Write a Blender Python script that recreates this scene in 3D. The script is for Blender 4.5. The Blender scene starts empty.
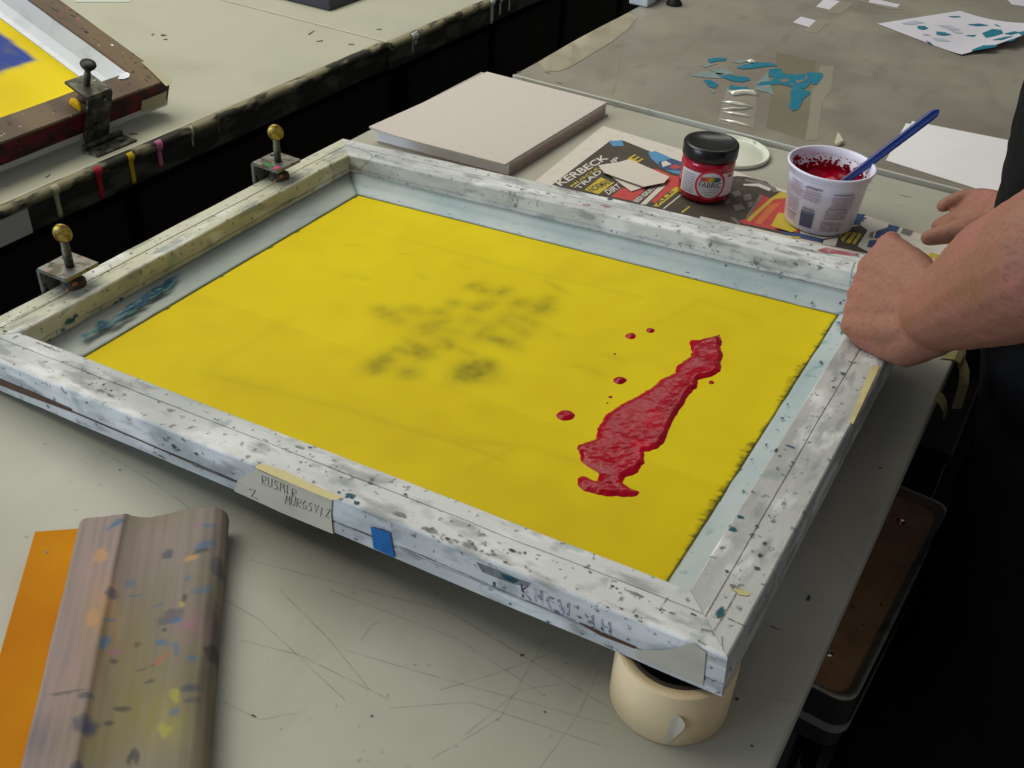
import bpy, bmesh, math, random
from mathutils import Vector, Matrix, noise
SC = bpy.context.scene
COL = SC.collection
PI = math.pi

# ------------------------------------------------------------------ camera
F_PX = 1048.99042
EUL = (0.94059, -0.0502, 0.53385)
CAM = Vector((0.86773757, -0.46356183, 0.6317886))
cd = bpy.data.cameras.new('camera'); cam = bpy.data.objects.new('camera', cd); COL.objects.link(cam)
cam.location = CAM; cam.rotation_euler = EUL
cd.sensor_fit = 'HORIZONTAL'; cd.sensor_width = 36; cd.lens = F_PX / 1024 * 36
cd.clip_start = 0.02; cd.clip_end = 60
SC.camera = cam
from mathutils import Euler
RC = Euler(EUL).to_matrix()
def ray(px, py): return RC @ Vector(((px - 512) / F_PX, -(py - 384) / F_PX, -1))
def at(px, py, z=0.0):
    d = ray(px, py); t = (z - CAM.z) / d.z
    return CAM + d * t
def along(px, py, dist): return CAM + ray(px, py).normalized() * dist

# ------------------------------------------------------------------ materials
def lin(c):
    f = lambda v: v / 12.92 if v <= .04045 else ((v + .055) / 1.055) ** 2.4
    return tuple(f(v / 255) for v in c) + (1,)
MATS = {}
def mk(name, base, layers=(), rough=.6, spec=.3, bump=None, metal=0, attr=None, alpha=1, trans=0, coat=0, ior=1.45):
    if name in MATS: return MATS[name]
    m = bpy.data.materials.new(name); m.use_nodes = True
    nt = m.node_tree; N = nt.nodes; L = nt.links
    b = N['Principled BSDF']
    tc = N.new('ShaderNodeTexCoord')
    rgb = N.new('ShaderNodeRGB'); rgb.outputs[0].default_value = lin(base)
    cur = rgb.outputs[0]
    if attr:
        a = N.new('ShaderNodeVertexColor'); a.layer_name = attr; cur = a.outputs[0]
    def nz(scale, stretch, detail=5, dist=0., seed=0.):
        mp = N.new('ShaderNodeMapping'); mp.inputs['Scale'].default_value = stretch; mp.inputs['Location'].default_value = (seed, seed * .7, seed * .3)
        L.new(tc.outputs['Object'], mp.inputs[0])
        n = N.new('ShaderNodeTexNoise'); n.inputs['Scale'].default_value = scale; n.inputs['Detail'].default_value = detail; n.inputs['Distortion'].default_value = dist
        L.new(mp.outputs[0], n.inputs['Vector']); return n.outputs[0]
    for i, ly in enumerate(layers):
        sc, lo, hi, colr = ly[:4]; stretch = ly[4] if len(ly) > 4 else (1, 1, 1); fac = ly[5] if len(ly) > 5 else 1.
        o = nz(sc, stretch, seed=i * 3.7 + len(name))
        mr = N.new('ShaderNodeMapRange'); mr.inputs[1].default_value = lo; mr.inputs[2].default_value = hi; mr.inputs[4].default_value = fac
        L.new(o, mr.inputs[0])
        mx = N.new('ShaderNodeMix'); mx.data_type = 'RGBA'
        L.new(mr.outputs[0], mx.inputs[0]); L.new(cur, mx.inputs[6]); mx.inputs[7].default_value = lin(colr)
        cur = mx.outputs[2]
    L.new(cur, b.inputs['Base Color'])
    b.inputs['Roughness'].default_value = rough; b.inputs['Specular IOR Level'].default_value = spec
    b.inputs['Metallic'].default_value = metal; b.inputs['Alpha'].default_value = alpha; b.inputs['IOR'].default_value = ior
    b.inputs['Transmission Weight'].default_value = trans; b.inputs['Coat Weight'].default_value = coat
    if bump:
        o = nz(bump[0], bump[2] if len(bump) > 2 else (1, 1, 1), 6, seed=9)
        bp = N.new('ShaderNodeBump'); bp.inputs['Strength'].default_value = bump[1]; bp.inputs['Distance'].default_value = .002
        L.new(o, bp.inputs['Height']); L.new(bp.outputs[0], b.inputs['Normal'])
    MATS[name] = m; return m

M_TAB = mk('table vinyl', (166, 165, 151), [(6, .45, .7, (178, 177, 164)), (3.2, .5, .75, (150, 147, 128), (1, 1, 1), .7), (26, .58, .75, (140, 138, 124), (1, .3, 1), .35), (120, .68, .74, (105, 103, 95), (1, 1, 1), .5)], rough=.42, spec=.35, bump=(60, .04))
M_TAB2 = mk('old table vinyl', (141, 137, 126), [(3, .4, .62, (124, 115, 105), (1, 1.3, 1), .9), (7, .5, .7, (150, 147, 128), (1, 1, 1), .8), (30, .55, .75, (112, 106, 98), (1, .35, 1), .5)], rough=.36, spec=.4, bump=(60, .04))
M_TAB3 = mk('cream table vinyl', (176, 176, 157), [(5, .45, .7, (164, 163, 143)), (3, .55, .75, (158, 158, 148), (1, 1, 1), .8), (90, .7, .76, (95, 92, 80), (1, 1, 1), .6)], rough=.38, spec=.4, bump=(60, .04))
M_EDGE = mk('painted table edge', (40, 43, 37), [(40, .48, .6, (72, 74, 64), (1, .4, 1)), (90, .66, .72, (110, 105, 80), (1, .2, 1), .7), (60, .64, .7, (40, 70, 50), (1, .3, 1), .6)], rough=.6)
M_EDGETOP = mk('worn table lip', (130, 126, 98), [(45, .48, .56, (44, 42, 34), (1, .35, 1)), (25, .6, .7, (165, 160, 130), (1, .4, 1))], rough=.6)
M_DARKWOOD = mk('dark wood', (30, 25, 22), [(14, .5, .7, (40, 34, 30), (1, 1, .2))], rough=.7)
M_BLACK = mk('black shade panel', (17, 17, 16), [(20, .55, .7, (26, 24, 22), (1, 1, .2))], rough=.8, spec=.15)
M_FLOOR = mk('concrete floor', (150, 150, 144), [(3, .45, .7, (130, 130, 124)), (60, .6, .7, (60, 60, 58))], rough=.55)
M_WALL = mk('wall paint', (150, 150, 142), [(3, .4, .7, (140, 140, 132))], rough=.8)



def rail_mat(name, stretch, base=(200, 202, 199), dirt=(154, 159, 158)):
    return mk(name, base, [(16, .42, .66, dirt, stretch, .85), (38, .54, .66, (224, 226, 224), stretch, .8), (60, .55, .66, (126, 128, 126), stretch, .65), (34, .60, .70, (116, 134, 132), (1, 1, 1), .5), (130, .62, .68, (84, 88, 88), (1, 1, 1), .75)], rough=.5, spec=.35, bump=(120, .25, stretch))
M_RAILX = rail_mat('worn white rail across', (.35, 1, 1)); M_RAILYSHADE = rail_mat('worn white rail along', (1, .35, 1), (180, 181, 177), (150, 152, 149))  # right rail copy is darker, the person's shade painted into its base
M_RAILL = rail_mat('worn cream rail', (1, .35, 1), (190, 190, 168), (165, 165, 138))
M_SEAL = mk('sealing tape', (168, 179, 179), [(14, .45, .65, (146, 166, 168), (1, 1, 1), .8), (60, .62, .7, (90, 130, 135), (1, 1, 1), .5), (130, .68, .72, (70, 80, 80))], rough=.45, spec=.4, bump=(60, .15))
M_MESH = mk('yellow stencil mesh', (214, 190, 22), attr='Col', rough=.55, spec=.12, bump=(500, .05))







M_MASK = mk('masking tape', (200, 193, 172), [(30, .5, .7, (186, 180, 156))], rough=.55, spec=.3, bump=(200, .1, (.2, 1, 1)))

M_BLUETAPE = mk('blue tape', (36, 104, 168), [(60, .5, .7, (30, 90, 150))], rough=.5)
M_PENCIL = mk('pen strokes', (70, 68, 72), [(300, .5, .6, (120, 116, 108))], rough=.7)
M_PURPLE = mk('marker strokes', (74, 66, 104), [(300, .48, .52, (176, 182, 204))], rough=.7)
M_INK = mk('red screen ink', (156, 4, 32), [(24, .45, .62, (138, 3, 28)), (14, .58, .7, (184, 10, 38))], rough=.14, spec=.2, bump=(190, .3))
M_STEEL = mk('stained steel', (120, 120, 112), [(60, .5, .58, (84, 80, 66)), (90, .58, .64, (40, 38, 36)), (110, .64, .68, (150, 96, 60))], rough=.45, metal=.6, spec=.4, bump=(150, .3))
M_STEELD = mk('dark grimy steel', (66, 66, 58), [(60, .48, .6, (100, 100, 84)), (100, .6, .66, (28, 28, 28)), (130, .66, .7, (190, 190, 180))], rough=.5, metal=.4, bump=(150, .4))
M_BRASS = mk('yellowed screw grip', (152, 134, 52), [(120, .5, .58, (120, 92, 40)), (70, .6, .66, (160, 160, 150))], rough=.35, metal=.5)
M_SCREWD = mk('black screw grip', (40, 38, 36), [(90, .55, .65, (70, 70, 66))], rough=.5, metal=.3)
M_PAD = mk('pad of jaw', (74, 62, 52), [(90, .52, .58, (34, 36, 34)), (120, .62, .66, (190, 120, 60))], rough=.6, bump=(150, .6))
M_PINK = mk('pink paint', (200, 70, 116), rough=.5)
M_PGREEN = mk('green paint', (52, 120, 66), rough=.5)
M_BROWNF = mk('brown frame wood', (104, 86, 60), [(20, .45, .62, (82, 66, 50), (.3, 1, 1)), (90, .62, .67, (50, 40, 34)), (70, .68, .71, (150, 60, 60)), (110, .7, .73, (180, 170, 150))], rough=.55)
M_MAROON = mk('maroon side paint', (92, 20, 30), [(40, .45, .55, (44, 26, 24)), (70, .62, .68, (130, 20, 40))], rough=.6)
M_WHITETAPE = mk('white tape', (226, 232, 240), [(30, .5, .7, (208, 214, 224))], rough=.4)
M_PAPER = mk('white paper', (232, 230, 232), [(8, .4, .7, (226, 224, 226))], rough=.7)
M_COVER = mk('grey board cover', (196, 188, 180), [(140, .5, .7, (190, 182, 174))], rough=.8)
M_BOARD = mk('brown backing board', (168, 150, 138), rough=.8)
M_NEWS = mk('newsprint', (206, 200, 190), [(60, .5, .7, (198, 192, 180))], rough=.8)
M_NBLK = mk('news black', (76, 70, 62), [(90, .55, .7, (90, 82, 74))], rough=.8)
M_NYEL = mk('news yellow', (190, 170, 62), rough=.8)
M_NRED = mk('news red', (188, 76, 72), [(70, .5, .7, (176, 70, 76))], rough=.8)
M_NBLUE = mk('news blue', (84, 142, 180), rough=.8)
M_NNAVY = mk('news navy', (66, 84, 122), rough=.8)
M_NORG = mk('news orange', (200, 112, 66), rough=.8)
M_NGREY = mk('news grey', (120, 114, 108), rough=.8)
M_JARRED = mk('red jar', (166, 20, 42), rough=.22, spec=.5, coat=.4)
M_JARLID = mk('black jar lid', (20, 20, 20), rough=.28, spec=.5, bump=(300, .05))
M_LABEL = mk('white label', (212, 210, 216), rough=.5)
M_LABELR = mk('label ring', (206, 46, 76), rough=.5)
M_LTEXT = mk('label text', (46, 46, 60), rough=.6)
M_LGREY = mk('label grey print', (160, 158, 166), rough=.6)
M_TUB = mk('white plastic tub', (226, 224, 240), rough=.35, spec=.45, coat=.1)
M_TUBPRINT = mk('tub print', (176, 156, 166), [(500, .5, .6, (204, 196, 208), (1, 1, .3))], rough=.5)
M_TUBDARK = mk('tub dark print', (128, 108, 124), rough=.5)
M_BAR = mk('barcode block', (112, 118, 146), rough=.5)
M_BARL = mk('barcode line', (74, 78, 104), rough=.5)
M_LID = mk('milky plastic lid', (216, 220, 204), [(20, .5, .7, (206, 210, 194))], rough=.4, spec=.4)
M_KNIFE = mk('blue plastic', (36, 60, 126), rough=.3, spec=.5)
M_HANDLE = mk('stained squeegee wood', (150, 138, 130), attr='Col', rough=.55, spec=.2, bump=(90, .2, (1, .1, 1)))
M_BLADE = mk('amber blade', (196, 132, 4), [(8, .45, .7, (182, 112, 2))], rough=.6, spec=.08)
M_ROLL = mk('masking tape roll', (222, 200, 160), [(20, .5, .7, (214, 190, 148))], rough=.55, spec=.3, bump=(300, .06, (1, 1, 6)))
M_CORE = mk('grey card core', (62, 54, 48), rough=.8)
M_SKIN = mk('skin', (146, 103, 84), [(12, .44, .62, (158, 104, 94)), (50, .5, .7, (150, 100, 82), (1, 1, 1), .5), (300, .5, .66, (124, 82, 64), (.5, 1.4, 1), .5)], rough=.55, spec=.22, bump=(240, .2))
M_HAIR = mk('brown hair', (60, 42, 30), [(80, .5, .6, (80, 58, 40))], rough=.5)
M_ARMHAIR = mk('arm hair', (84, 54, 40), rough=.6)
M_SHIRT = mk('black shirt', (15, 15, 17), [(120, .5, .7, (20, 20, 22))], rough=.85, spec=.15, bump=(300, .1))
M_TROUS = mk('black trousers', (14, 14, 15), [(120, .5, .7, (18, 18, 19))], rough=.85, spec=.15, bump=(300, .1))
M_SHOE = mk('black shoe', (20, 20, 20), rough=.5)
M_EYE = mk('eye white', (225, 222, 215), rough=.2); M_IRIS = mk('iris', (60, 44, 32), rough=.2)
M_HARDB = mk('hardboard seat', (178, 136, 98), [(20, .45, .65, (156, 116, 82)), (100, .66, .7, (50, 40, 32))], rough=.55, spec=.3)
M_RIM = mk('pale steel rim', (150, 145, 132), [(30, .5, .65, (120, 114, 102))], rough=.4, metal=.3)
M_RIVET = mk('bright rivet', (235, 235, 228), rough=.15, metal=.9)
M_ACE = mk('acetate film', (150, 146, 110), rough=.12, spec=.5, alpha=.17)
M_CLEAR = mk('clear tape', (210, 206, 190), rough=.1, spec=.8, alpha=.12)
M_TAPEGLINT = mk('creased clear tape', (226, 226, 206), rough=.05, spec=1.0, alpha=.8, coat=1, ior=2.2)  # pale, nearly opaque colour paints the tape's glints onto its creases
M_TPRINT = mk('teal print ink', (20, 112, 138), [(90, .5, .66, (46, 122, 142))], rough=.4)
M_TPRINTF = mk('faint teal print', (110, 138, 144), [(120, .45, .6, (140, 140, 128))], rough=.5)
M_FROST = mk('frosted tape', (176, 170, 152), rough=.4, alpha=.42)
M_PPRINT = mk('lilac paper', (206, 204, 214), [(6, .4, .7, (198, 196, 206))], rough=.7)
M_SHADESLAB = mk('dark board', (66, 68, 76), rough=.7)
M_DRED = mk('drip red', (168, 34, 52), rough=.4); M_DYEL = mk('drip yellow', (198, 168, 24), rough=.4)
M_DPINK = mk('drip pink', (190, 104, 140), rough=.4); M_DCREAM = mk('drip cream', (170, 165, 136), rough=.5); M_DWHITE = mk('drip white', (186, 188, 180), rough=.5)
M_YDISC = mk('yellow paint blob', (228, 178, 20), rough=.4)
M_BLUEINK = mk('blue ink', (40, 66, 168), rough=.5)


def mkd(name, base, layers=(), rough=.6, op=.85, ns=260, gain=2.2, cut=.34):
    """worn stain: opaque in its middle, ragged and thin at its rim (vertex layer A)"""
    if name in MATS: return MATS[name]
    m = mk(name, base, layers, rough=rough, spec=.25)
    nt = m.node_tree; N = nt.nodes; L = nt.links; b = N['Principled BSDF']
    a = N.new('ShaderNodeVertexColor'); a.layer_name = 'A'
    tc = N.new('ShaderNodeTexCoord'); n = N.new('ShaderNodeTexNoise'); n.inputs['Scale'].default_value = ns; n.inputs['Detail'].default_value = 4
    L.new(tc.outputs['Object'], n.inputs['Vector'])
    q = N.new('ShaderNodeMath'); q.operation = 'MULTIPLY_ADD'; L.new(a.outputs[0], q.inputs[0]); q.inputs[1].default_value = 1.0; q.inputs[2].default_value = -cut - .5
    r = N.new('ShaderNodeMath'); r.operation = 'ADD'; L.new(q.outputs[0], r.inputs[0]); L.new(n.outputs[0], r.inputs[1])
    t = N.new('ShaderNodeMath'); t.operation = 'MULTIPLY'; t.use_clamp = True; L.new(r.outputs[0], t.inputs[0]); t.inputs[1].default_value = gain
    u = N.new('ShaderNodeMath'); u.operation = 'MULTIPLY'; L.new(t.outputs[0], u.inputs[0]); u.inputs[1].default_value = op
    L.new(u.outputs[0], b.inputs['Alpha']); return m
def alayer(bm): return bm.verts.layers.float_color.get('A') or bm.verts.layers.float_color.new('A')
def splat(bm, c, ea, eb, ra, rb, rnd, mi, n=14, rough=.3):
    la = alayer(bm); P = blob(c, ea, eb, ra, rb, rnd, n, rough)
    cv = bm.verts.new(c); cv[la] = (1, 1, 1, 1)
    mid = [bm.verts.new(Vector(c).lerp(p, .55)) for p in P]; out = [bm.verts.new(Vector(c).lerp(p, 1.15)) for p in P]
    for v in mid: v[la] = (.8, .8, .8, 1)
    for v in out: v[la] = (0, 0, 0, 1)
    for i in range(n):
        j = (i + 1) % n
        bm.faces.new((cv, mid[i], mid[j])).material_index = mi
        bm.faces.new((mid[i], out[i], out[j], mid[j])).material_index = mi
M_CUT = mkd('knife cut', (116, 114, 102), op=.22, ns=60)
M_STAIN = mkd('table pencil mark', (80, 78, 70), op=.8)
M_TEAL = mkd('teal paint', (24, 84, 96), [(80, .5, .65, (50, 116, 124))], op=.9)
M_INKDARK = mkd('dark paint speck', (52, 58, 60), op=.85)
M_GREYSCUFF = mkd('grey scuff', (128, 131, 128), [(120, .5, .6, (100, 104, 104))], op=.7)
M_BLUEP = mkd('blue paint streak', (50, 92, 128), [(90, .5, .6, (90, 140, 150))], op=.85)
M_CRACK = mkd('crack line', (44, 50, 48), op=.85, ns=120)
M_REDSM = mkd('dried red smear', (164, 80, 92), [(120, .5, .6, (184, 136, 138))], op=.8)
M_BROWN = mkd('bare wood gap', (84, 62, 48), op=1, cut=.1)
M_MASKY = mk('aged yellow tape', (194, 182, 130), [(40, .5, .7, (176, 164, 112))], rough=.5)
M_TEALD = mkd('ledge blue streak', (44, 98, 128), [(60, .45, .6, (84, 140, 142))], op=.75, ns=120)
M_SEALL = mk('sealing tape left', (158, 166, 156), [(14, .45, .65, (140, 152, 148), (1, .3, 1), .8), (60, .62, .7, (96, 128, 128), (1, .4, 1), .5), (22, .55, .7, (176, 180, 176), (1, .3, 1), .8)], rough=.5, spec=.3, bump=(60, .15))
# ------------------------------------------------------------------ builders
def obj(name, bm, mats, parent=None, smooth=False, auto=None):
    me = bpy.data.meshes.new(name)
    bmesh.ops.recalc_face_normals(bm, faces=bm.faces[:]) if auto is None else None
    bm.to_mesh(me); bm.free()
    for m in (mats if isinstance(mats, (list, tuple)) else [mats]): me.materials.append(m)
    if smooth:
        for p in me.polygons: p.use_smooth = True
    o = bpy.data.objects.new(name, me); COL.objects.link(o)
    if parent: o.parent = parent
    return o
def thing(name, label, cat, loc=(0, 0, 0), rot=(0, 0, 0), group=None):
    o = bpy.data.objects.new(name, None); COL.objects.link(o); o.empty_display_size = .02
    o.location = loc; o.rotation_euler = rot; o['label'] = label; o['category'] = cat
    if group: o['group'] = group
    return o
def tag(o, label, cat, group=None, kind=None):
    o['label'] = label; o['category'] = cat
    if group: o['group'] = group
    if kind: o['kind'] = kind
    return o
def box(bm, x0, x1, y0, y1, z0, z1, mi=0, bev=0):
    b2 = bmesh.new()
    vs = [b2.verts.new((x, y, z)) for z in (z0, z1) for y in (y0, y1) for x in (x0, x1)]
    for f in ((0, 2, 3, 1), (4, 5, 7, 6), (0, 1, 5, 4), (2, 6, 7, 3), (0, 4, 6, 2), (1, 3, 7, 5)):
        b2.faces.new([vs[i] for i in f]).material_index = mi
    if bev: bmesh.ops.bevel(b2, geom=b2.edges[:], offset=bev, segments=2, affect='EDGES', profile=.5)
    for f in b2.faces: f.material_index = mi
    merge(bm, b2)
def merge(bm, b2, mat=None):
    if mat: bmesh.ops.transform(b2, matrix=mat, verts=b2.verts[:])
    mp = {v: bm.verts.new(v.co) for v in b2.verts}
    for f in b2.faces:
        try:
            nf = bm.faces.new([mp[v] for v in f.verts]); nf.material_index = f.material_index; nf.smooth = f.smooth
        except ValueError: pass
    b2.free()
def loft(bm, rings, closed=True, cap=True, mi=0, smooth=True):
    rr = [[bm.verts.new(p) for p in r] for r in rings]
    n = len(rr[0])
    for a, b in zip(rr, rr[1:]):
        for i in range(n if closed else n - 1):
            f = bm.faces.new((a[i], a[(i + 1) % n], b[(i + 1) % n], b[i])); f.material_index = mi; f.smooth = smooth
    if cap:
        for r in (rr[0][::-1], rr[-1]):
            f = bm.faces.new(r); f.material_index = mi
    return rr
def lathe(bm, prof, c=(0, 0, 0), n=48, mi=0, cap=True, smooth=True):
    loft(bm, [[(c[0] + r * math.cos(2 * PI * i / n), c[1] + r * math.sin(2 * PI * i / n), c[2] + z) for i in range(n)] for r, z in prof], True, cap, mi, smooth)
def frame_of(d):
    d = Vector(d).normalized(); u = Vector((0, 0, 1)) if abs(d.z) < .9 else Vector((1, 0, 0))
    a = d.cross(u).normalized(); return a, d.cross(a).normalized()
def tube(bm, pts, rad, n=10, mi=0, cap=True):
    pts = [Vector(p) for p in pts]; rad = rad if isinstance(rad, (list, tuple)) else [rad] * len(pts)
    rings = []; a = None
    for i, p in enumerate(pts):
        d = (pts[min(i + 1, len(pts) - 1)] - pts[max(i - 1, 0)]).normalized()
        if a is None: a, b = frame_of(d)
        else:
            a = (a - d * a.dot(d)).normalized(); b = d.cross(a)
        rings.append([p + (a * math.cos(2 * PI * k / n) + b * math.sin(2 * PI * k / n)) * rad[i] for k in range(n)])
    loft(bm, rings, True, cap, mi)
def poly(bm, pts, mi=0, a=1.):
    """thin decal: a filled outline (concave allowed) standing on a surface"""
    la = bm.verts.layers.float_color.get('A')
    vs = [bm.verts.new(p) for p in pts]
    if la:
        for v in vs: v[la] = (a, a, a, 1)
    es = [bm.edges.new((vs[i], vs[(i + 1) % len(vs)])) for i in range(len(vs))]
    r = bmesh.ops.triangle_fill(bm, use_beauty=True, use_dissolve=False, edges=es)
    for g in r['geom']:
        if isinstance(g, bmesh.types.BMFace): g.material_index = mi
def strip(bm, pts, nrm, width, mi=0, al=.62):
    pts = [Vector(p) for p in pts]; nrm = Vector(nrm)
    L = []
    for i, p in enumerate(pts):
        d = (pts[min(i + 1, len(pts) - 1)] - pts[max(i - 1, 0)]).normalized(); s = nrm.cross(d).normalized() * width / 2
        L.append((bm.verts.new(p - s), bm.verts.new(p + s)))
    la = bm.verts.layers.float_color.get('A')
    if la:
        for q in L:
            for v in q: v[la] = (al, al, al, 1)
    for a, b in zip(L, L[1:]):
        bm.faces.new((a[0], b[0], b[1], a[1])).material_index = mi
def sheet(bm, pts, z0, z1, mi=0):
    """prism between two heights over a convex outline"""
    a = [bm.verts.new((p[0], p[1], z0)) for p in pts]; b = [bm.verts.new((p[0], p[1], z1)) for p in pts]
    n = len(a)
    bm.faces.new(a[::-1]).material_index = mi; bm.faces.new(b).material_index = mi
    for i in range(n): bm.faces.new((a[i], a[(i + 1) % n], b[(i + 1) % n], b[i])).material_index = mi
def blob(c, ea, eb, ra, rb, rnd, n=14, rough=.3):
    c = Vector(c); ph = [rnd.uniform(1 - rough, 1 + rough) for _ in range(n)]
    return [c + ea * (ra * ph[i] * math.cos(2 * PI * i / n)) + eb * (rb * ph[i] * math.sin(2 * PI * i / n)) for i in range(n)]
def text_mesh(txt, bold=False):
    cu = bpy.data.curves.new('txt', 'FONT'); cu.body = txt; cu.size = 1; cu.resolution_u = 3
    if bold: cu.offset = .02
    o = bpy.data.objects.new('txt', cu); COL.objects.link(o)
    bpy.context.view_layer.update()
    dg = bpy.context.evaluated_depsgraph_get(); me = bpy.data.meshes.new_from_object(o.evaluated_get(dg))
    b2 = bmesh.new(); b2.from_mesh(me); bpy.data.objects.remove(o); bpy.data.meshes.remove(me)
    xs = [v.co.x for v in b2.verts]; ys = [v.co.y for v in b2.verts]
    x0, x1, y0, y1 = min(xs), max(xs), min(ys), max(ys)
    for v in b2.verts: v.co = Vector(((v.co.x - x0) / (x1 - x0), (v.co.y - y0) / (y1 - y0), 0))
    return b2
def text_quad(bm, txt, P0, P1, Pu, mi=0, bold=False, fn=None):
    b2 = text_mesh(txt, bold); P0, P1, Pu = Vector(P0), Vector(P1), Vector(Pu)
    for v in b2.verts:
        p = P0 + (P1 - P0) * v.co.x + (Pu - P0) * v.co.y
        v.co = fn(p) if fn else p
    for f in b2.faces: f.material_index = mi
    merge(bm, b2)
STROKES = {'R': [[(0, 0), (0, 1), (.6, .9), (.6, .6), (0, .5), (.7, 0)]], 'U': [[(0, 1), (.05, .15), (.3, 0), (.6, .15), (.6, 1)]], 'S': [[(.6, .9), (.2, 1), (.05, .75), (.5, .45), (.5, .1), (0, .05)]],
           'M': [[(0, 0), (.1, 1), (.35, .4), (.6, 1), (.75, 0)]], 'I': [[(.2, 0), (.2, 1)]], 'G': [[(.6, .85), (.25, 1), (0, .5), (.25, 0), (.6, .1), (.6, .45), (.35, .45)]], 'V': [[(0, 1), (.3, 0), (.6, 1)]],
           'Z': [[(0, .9), (.6, 1), (.05, .05), (.65, 0)]], 'A': [[(0, 0), (.3, 1), (.6, 0)], [(.1, .4), (.5, .4)]], 'N': [[(0, 0), (.05, 1), (.55, 0), (.6, 1)]], 'K': [[(0, 0), (0, 1)], [(.5, 1), (0, .5), (.6, 0)]],
           'C': [[(.6, .9), (.2, .95), (0, .5), (.2, .05), (.6, .1)]], 'W': [[(0, 1), (.2, 0), (.4, .6), (.6, 0), (.75, 1)]], 'H': [[(0, 0), (0, 1)], [(0, .5), (.6, .5)], [(.6, 0), (.6, 1)]], 'O': [[(.3, 1), (0, .5), (.3, 0), (.6, .5), (.3, 1)]], 'T': [[(.3, 0), (.3, 1)], [(0, 1), (.6, 1)]], '-': [[(.1, .5), (.4, .4)]], ' ': []}
def stroke_text(bm, txt, P0, P1, Pu, nrm, width, mi=0, seed=1):
    r = random.Random(seed); P0, P1, Pu = Vector(P0), Vector(P1), Vector(Pu); n = len(txt)
    for i, ch in enumerate(txt):
        dy = r.uniform(-.1, .1)
        for s in STROKES[ch]:
            strip(bm, [P0 + (P1 - P0) * ((i + x * 1.05) / n) + (Pu - P0) * (y + dy) for x, y in s], nrm, width, mi)

# ------------------------------------------------------------------ the room
bm = bmesh.new(); box(bm, -4, 4, -3.5, 5, -.85, -.8); tag(obj('floor', bm, M_FLOOR), 'grey concrete workshop floor under the tables', 'floor', kind='structure')
bm = bmesh.new(); box(bm, -4, 4, 5, 5.1, -.85, 2.2); tag(obj('wall_back', bm, M_WALL), 'plain painted far wall behind the tables', 'wall', kind='structure')
bm = bmesh.new(); box(bm, -4.1, -4, -3.5, 5.1, -.85, 2.2); tag(obj('wall_left', bm, M_WALL), 'plain painted wall beyond the left tables', 'wall', kind='structure')

# ------------------------------------------------------------------ tables
def rim_top(bm, x0, x1, y0, y1, z0, z1, r=.008):
    box(bm, x0, x1, y0, y1, z0, z1, 0, r)
rnd = random.Random(5)
TX0, TX1, TY0, TY1 = -.055, .832, -.95, 1.056
T = thing('work_table', 'long printing table with scratched grey vinyl top under the yellow screen', 'table', (.39, .05, -.8))
bm = bmesh.new(); alayer(bm)
box(bm, TX0, TX1, TY0, TY1, -.035, 0, 0, .0025)
for pts in [[(170, 568), (260, 620), (345, 700)], [(330, 590), (460, 640), (545, 696)], [(250, 560), (450, 612), (610, 708)], [(430, 760), (500, 718), (545, 640)], [(390, 708), (470, 702), (600, 745)],
            [(345, 650), (420, 672), (520, 700), (610, 725)], [(240, 640), (300, 655), (390, 700)], [(540, 768), (575, 720), (600, 670)], [(360, 642), (372, 625), (380, 622)], [(820, 540), (850, 566), (858, 572)], [(740, 690), (768, 697), (800, 704)],
            [(760, 622), (775, 628), (790, 632)], [(280, 590), (330, 640), (370, 690)], [(440, 690), (500, 672), (560, 650)], [(800, 590), (815, 600), (823, 602)], [(465, 735), (520, 690), (560, 684)], [(220, 700), (260, 720), (300, 712)], [(100, 450), (150, 480), (190, 508)]]:
    strip(bm, [at(x, y, .00015) for x, y in pts], (0, 0, 1), .0012, 1)
for x, y, a, b in [(254, 716, 3, 1), (372, 716, 1.5, 1.5), (737, 699, 2, 2), (752, 746, 2.5, 1.5), (775, 628, 6, .8), (522, 655, 2, 2), (545, 712, 1.5, 1), (880, 468, 2.5, 2), (808, 598, 2, 5), (640, 180, 3, 2), (120, 470, 2, 1), (858, 186, 6, 1.2), (868, 190, 5, 1), (905, 196, 12, 1)]:
    c = at(x, y, .0002); splat(bm, c, Vector((1, 0, 0)), Vector((0, 1, 0)), a * .001, b * .001, rnd, 2)
p = obj('tabletop', bm, [M_TAB, M_CUT, M_STAIN], T)
p.matrix_parent_inverse = Matrix.Translation((-.39, -.05, .8))
def sub(name, bm, mats, parent, **k):
    o = obj(name, bm, mats, parent, **k); o.matrix_parent_inverse = Matrix.LocRotScale(parent.location, parent.rotation_euler, None).inverted(); return o
bm = bmesh.new(); box(bm, TX0 + .03, TX1 - .06, TY0 + .05, TY1 - .04, -.13, -.0352); sub('apron', bm, M_DARKWOOD, T)
for x in (TX0 + .04, TX1 - .13):
    for y in (TY0 + .07, TY1 - .13):
        bm = bmesh.new(); box(bm, x, x + .07, y, y + .07, -.8, -.1302, 0, .004); sub('leg', bm, M_DARKWOOD, T)
bm = bmesh.new(); box(bm, TX0 + .02, TX0 + .035, TY0 + .14, TY1 - .14, -.7, -.13); sub('side_panel', bm, M_BLACK, T)

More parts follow.
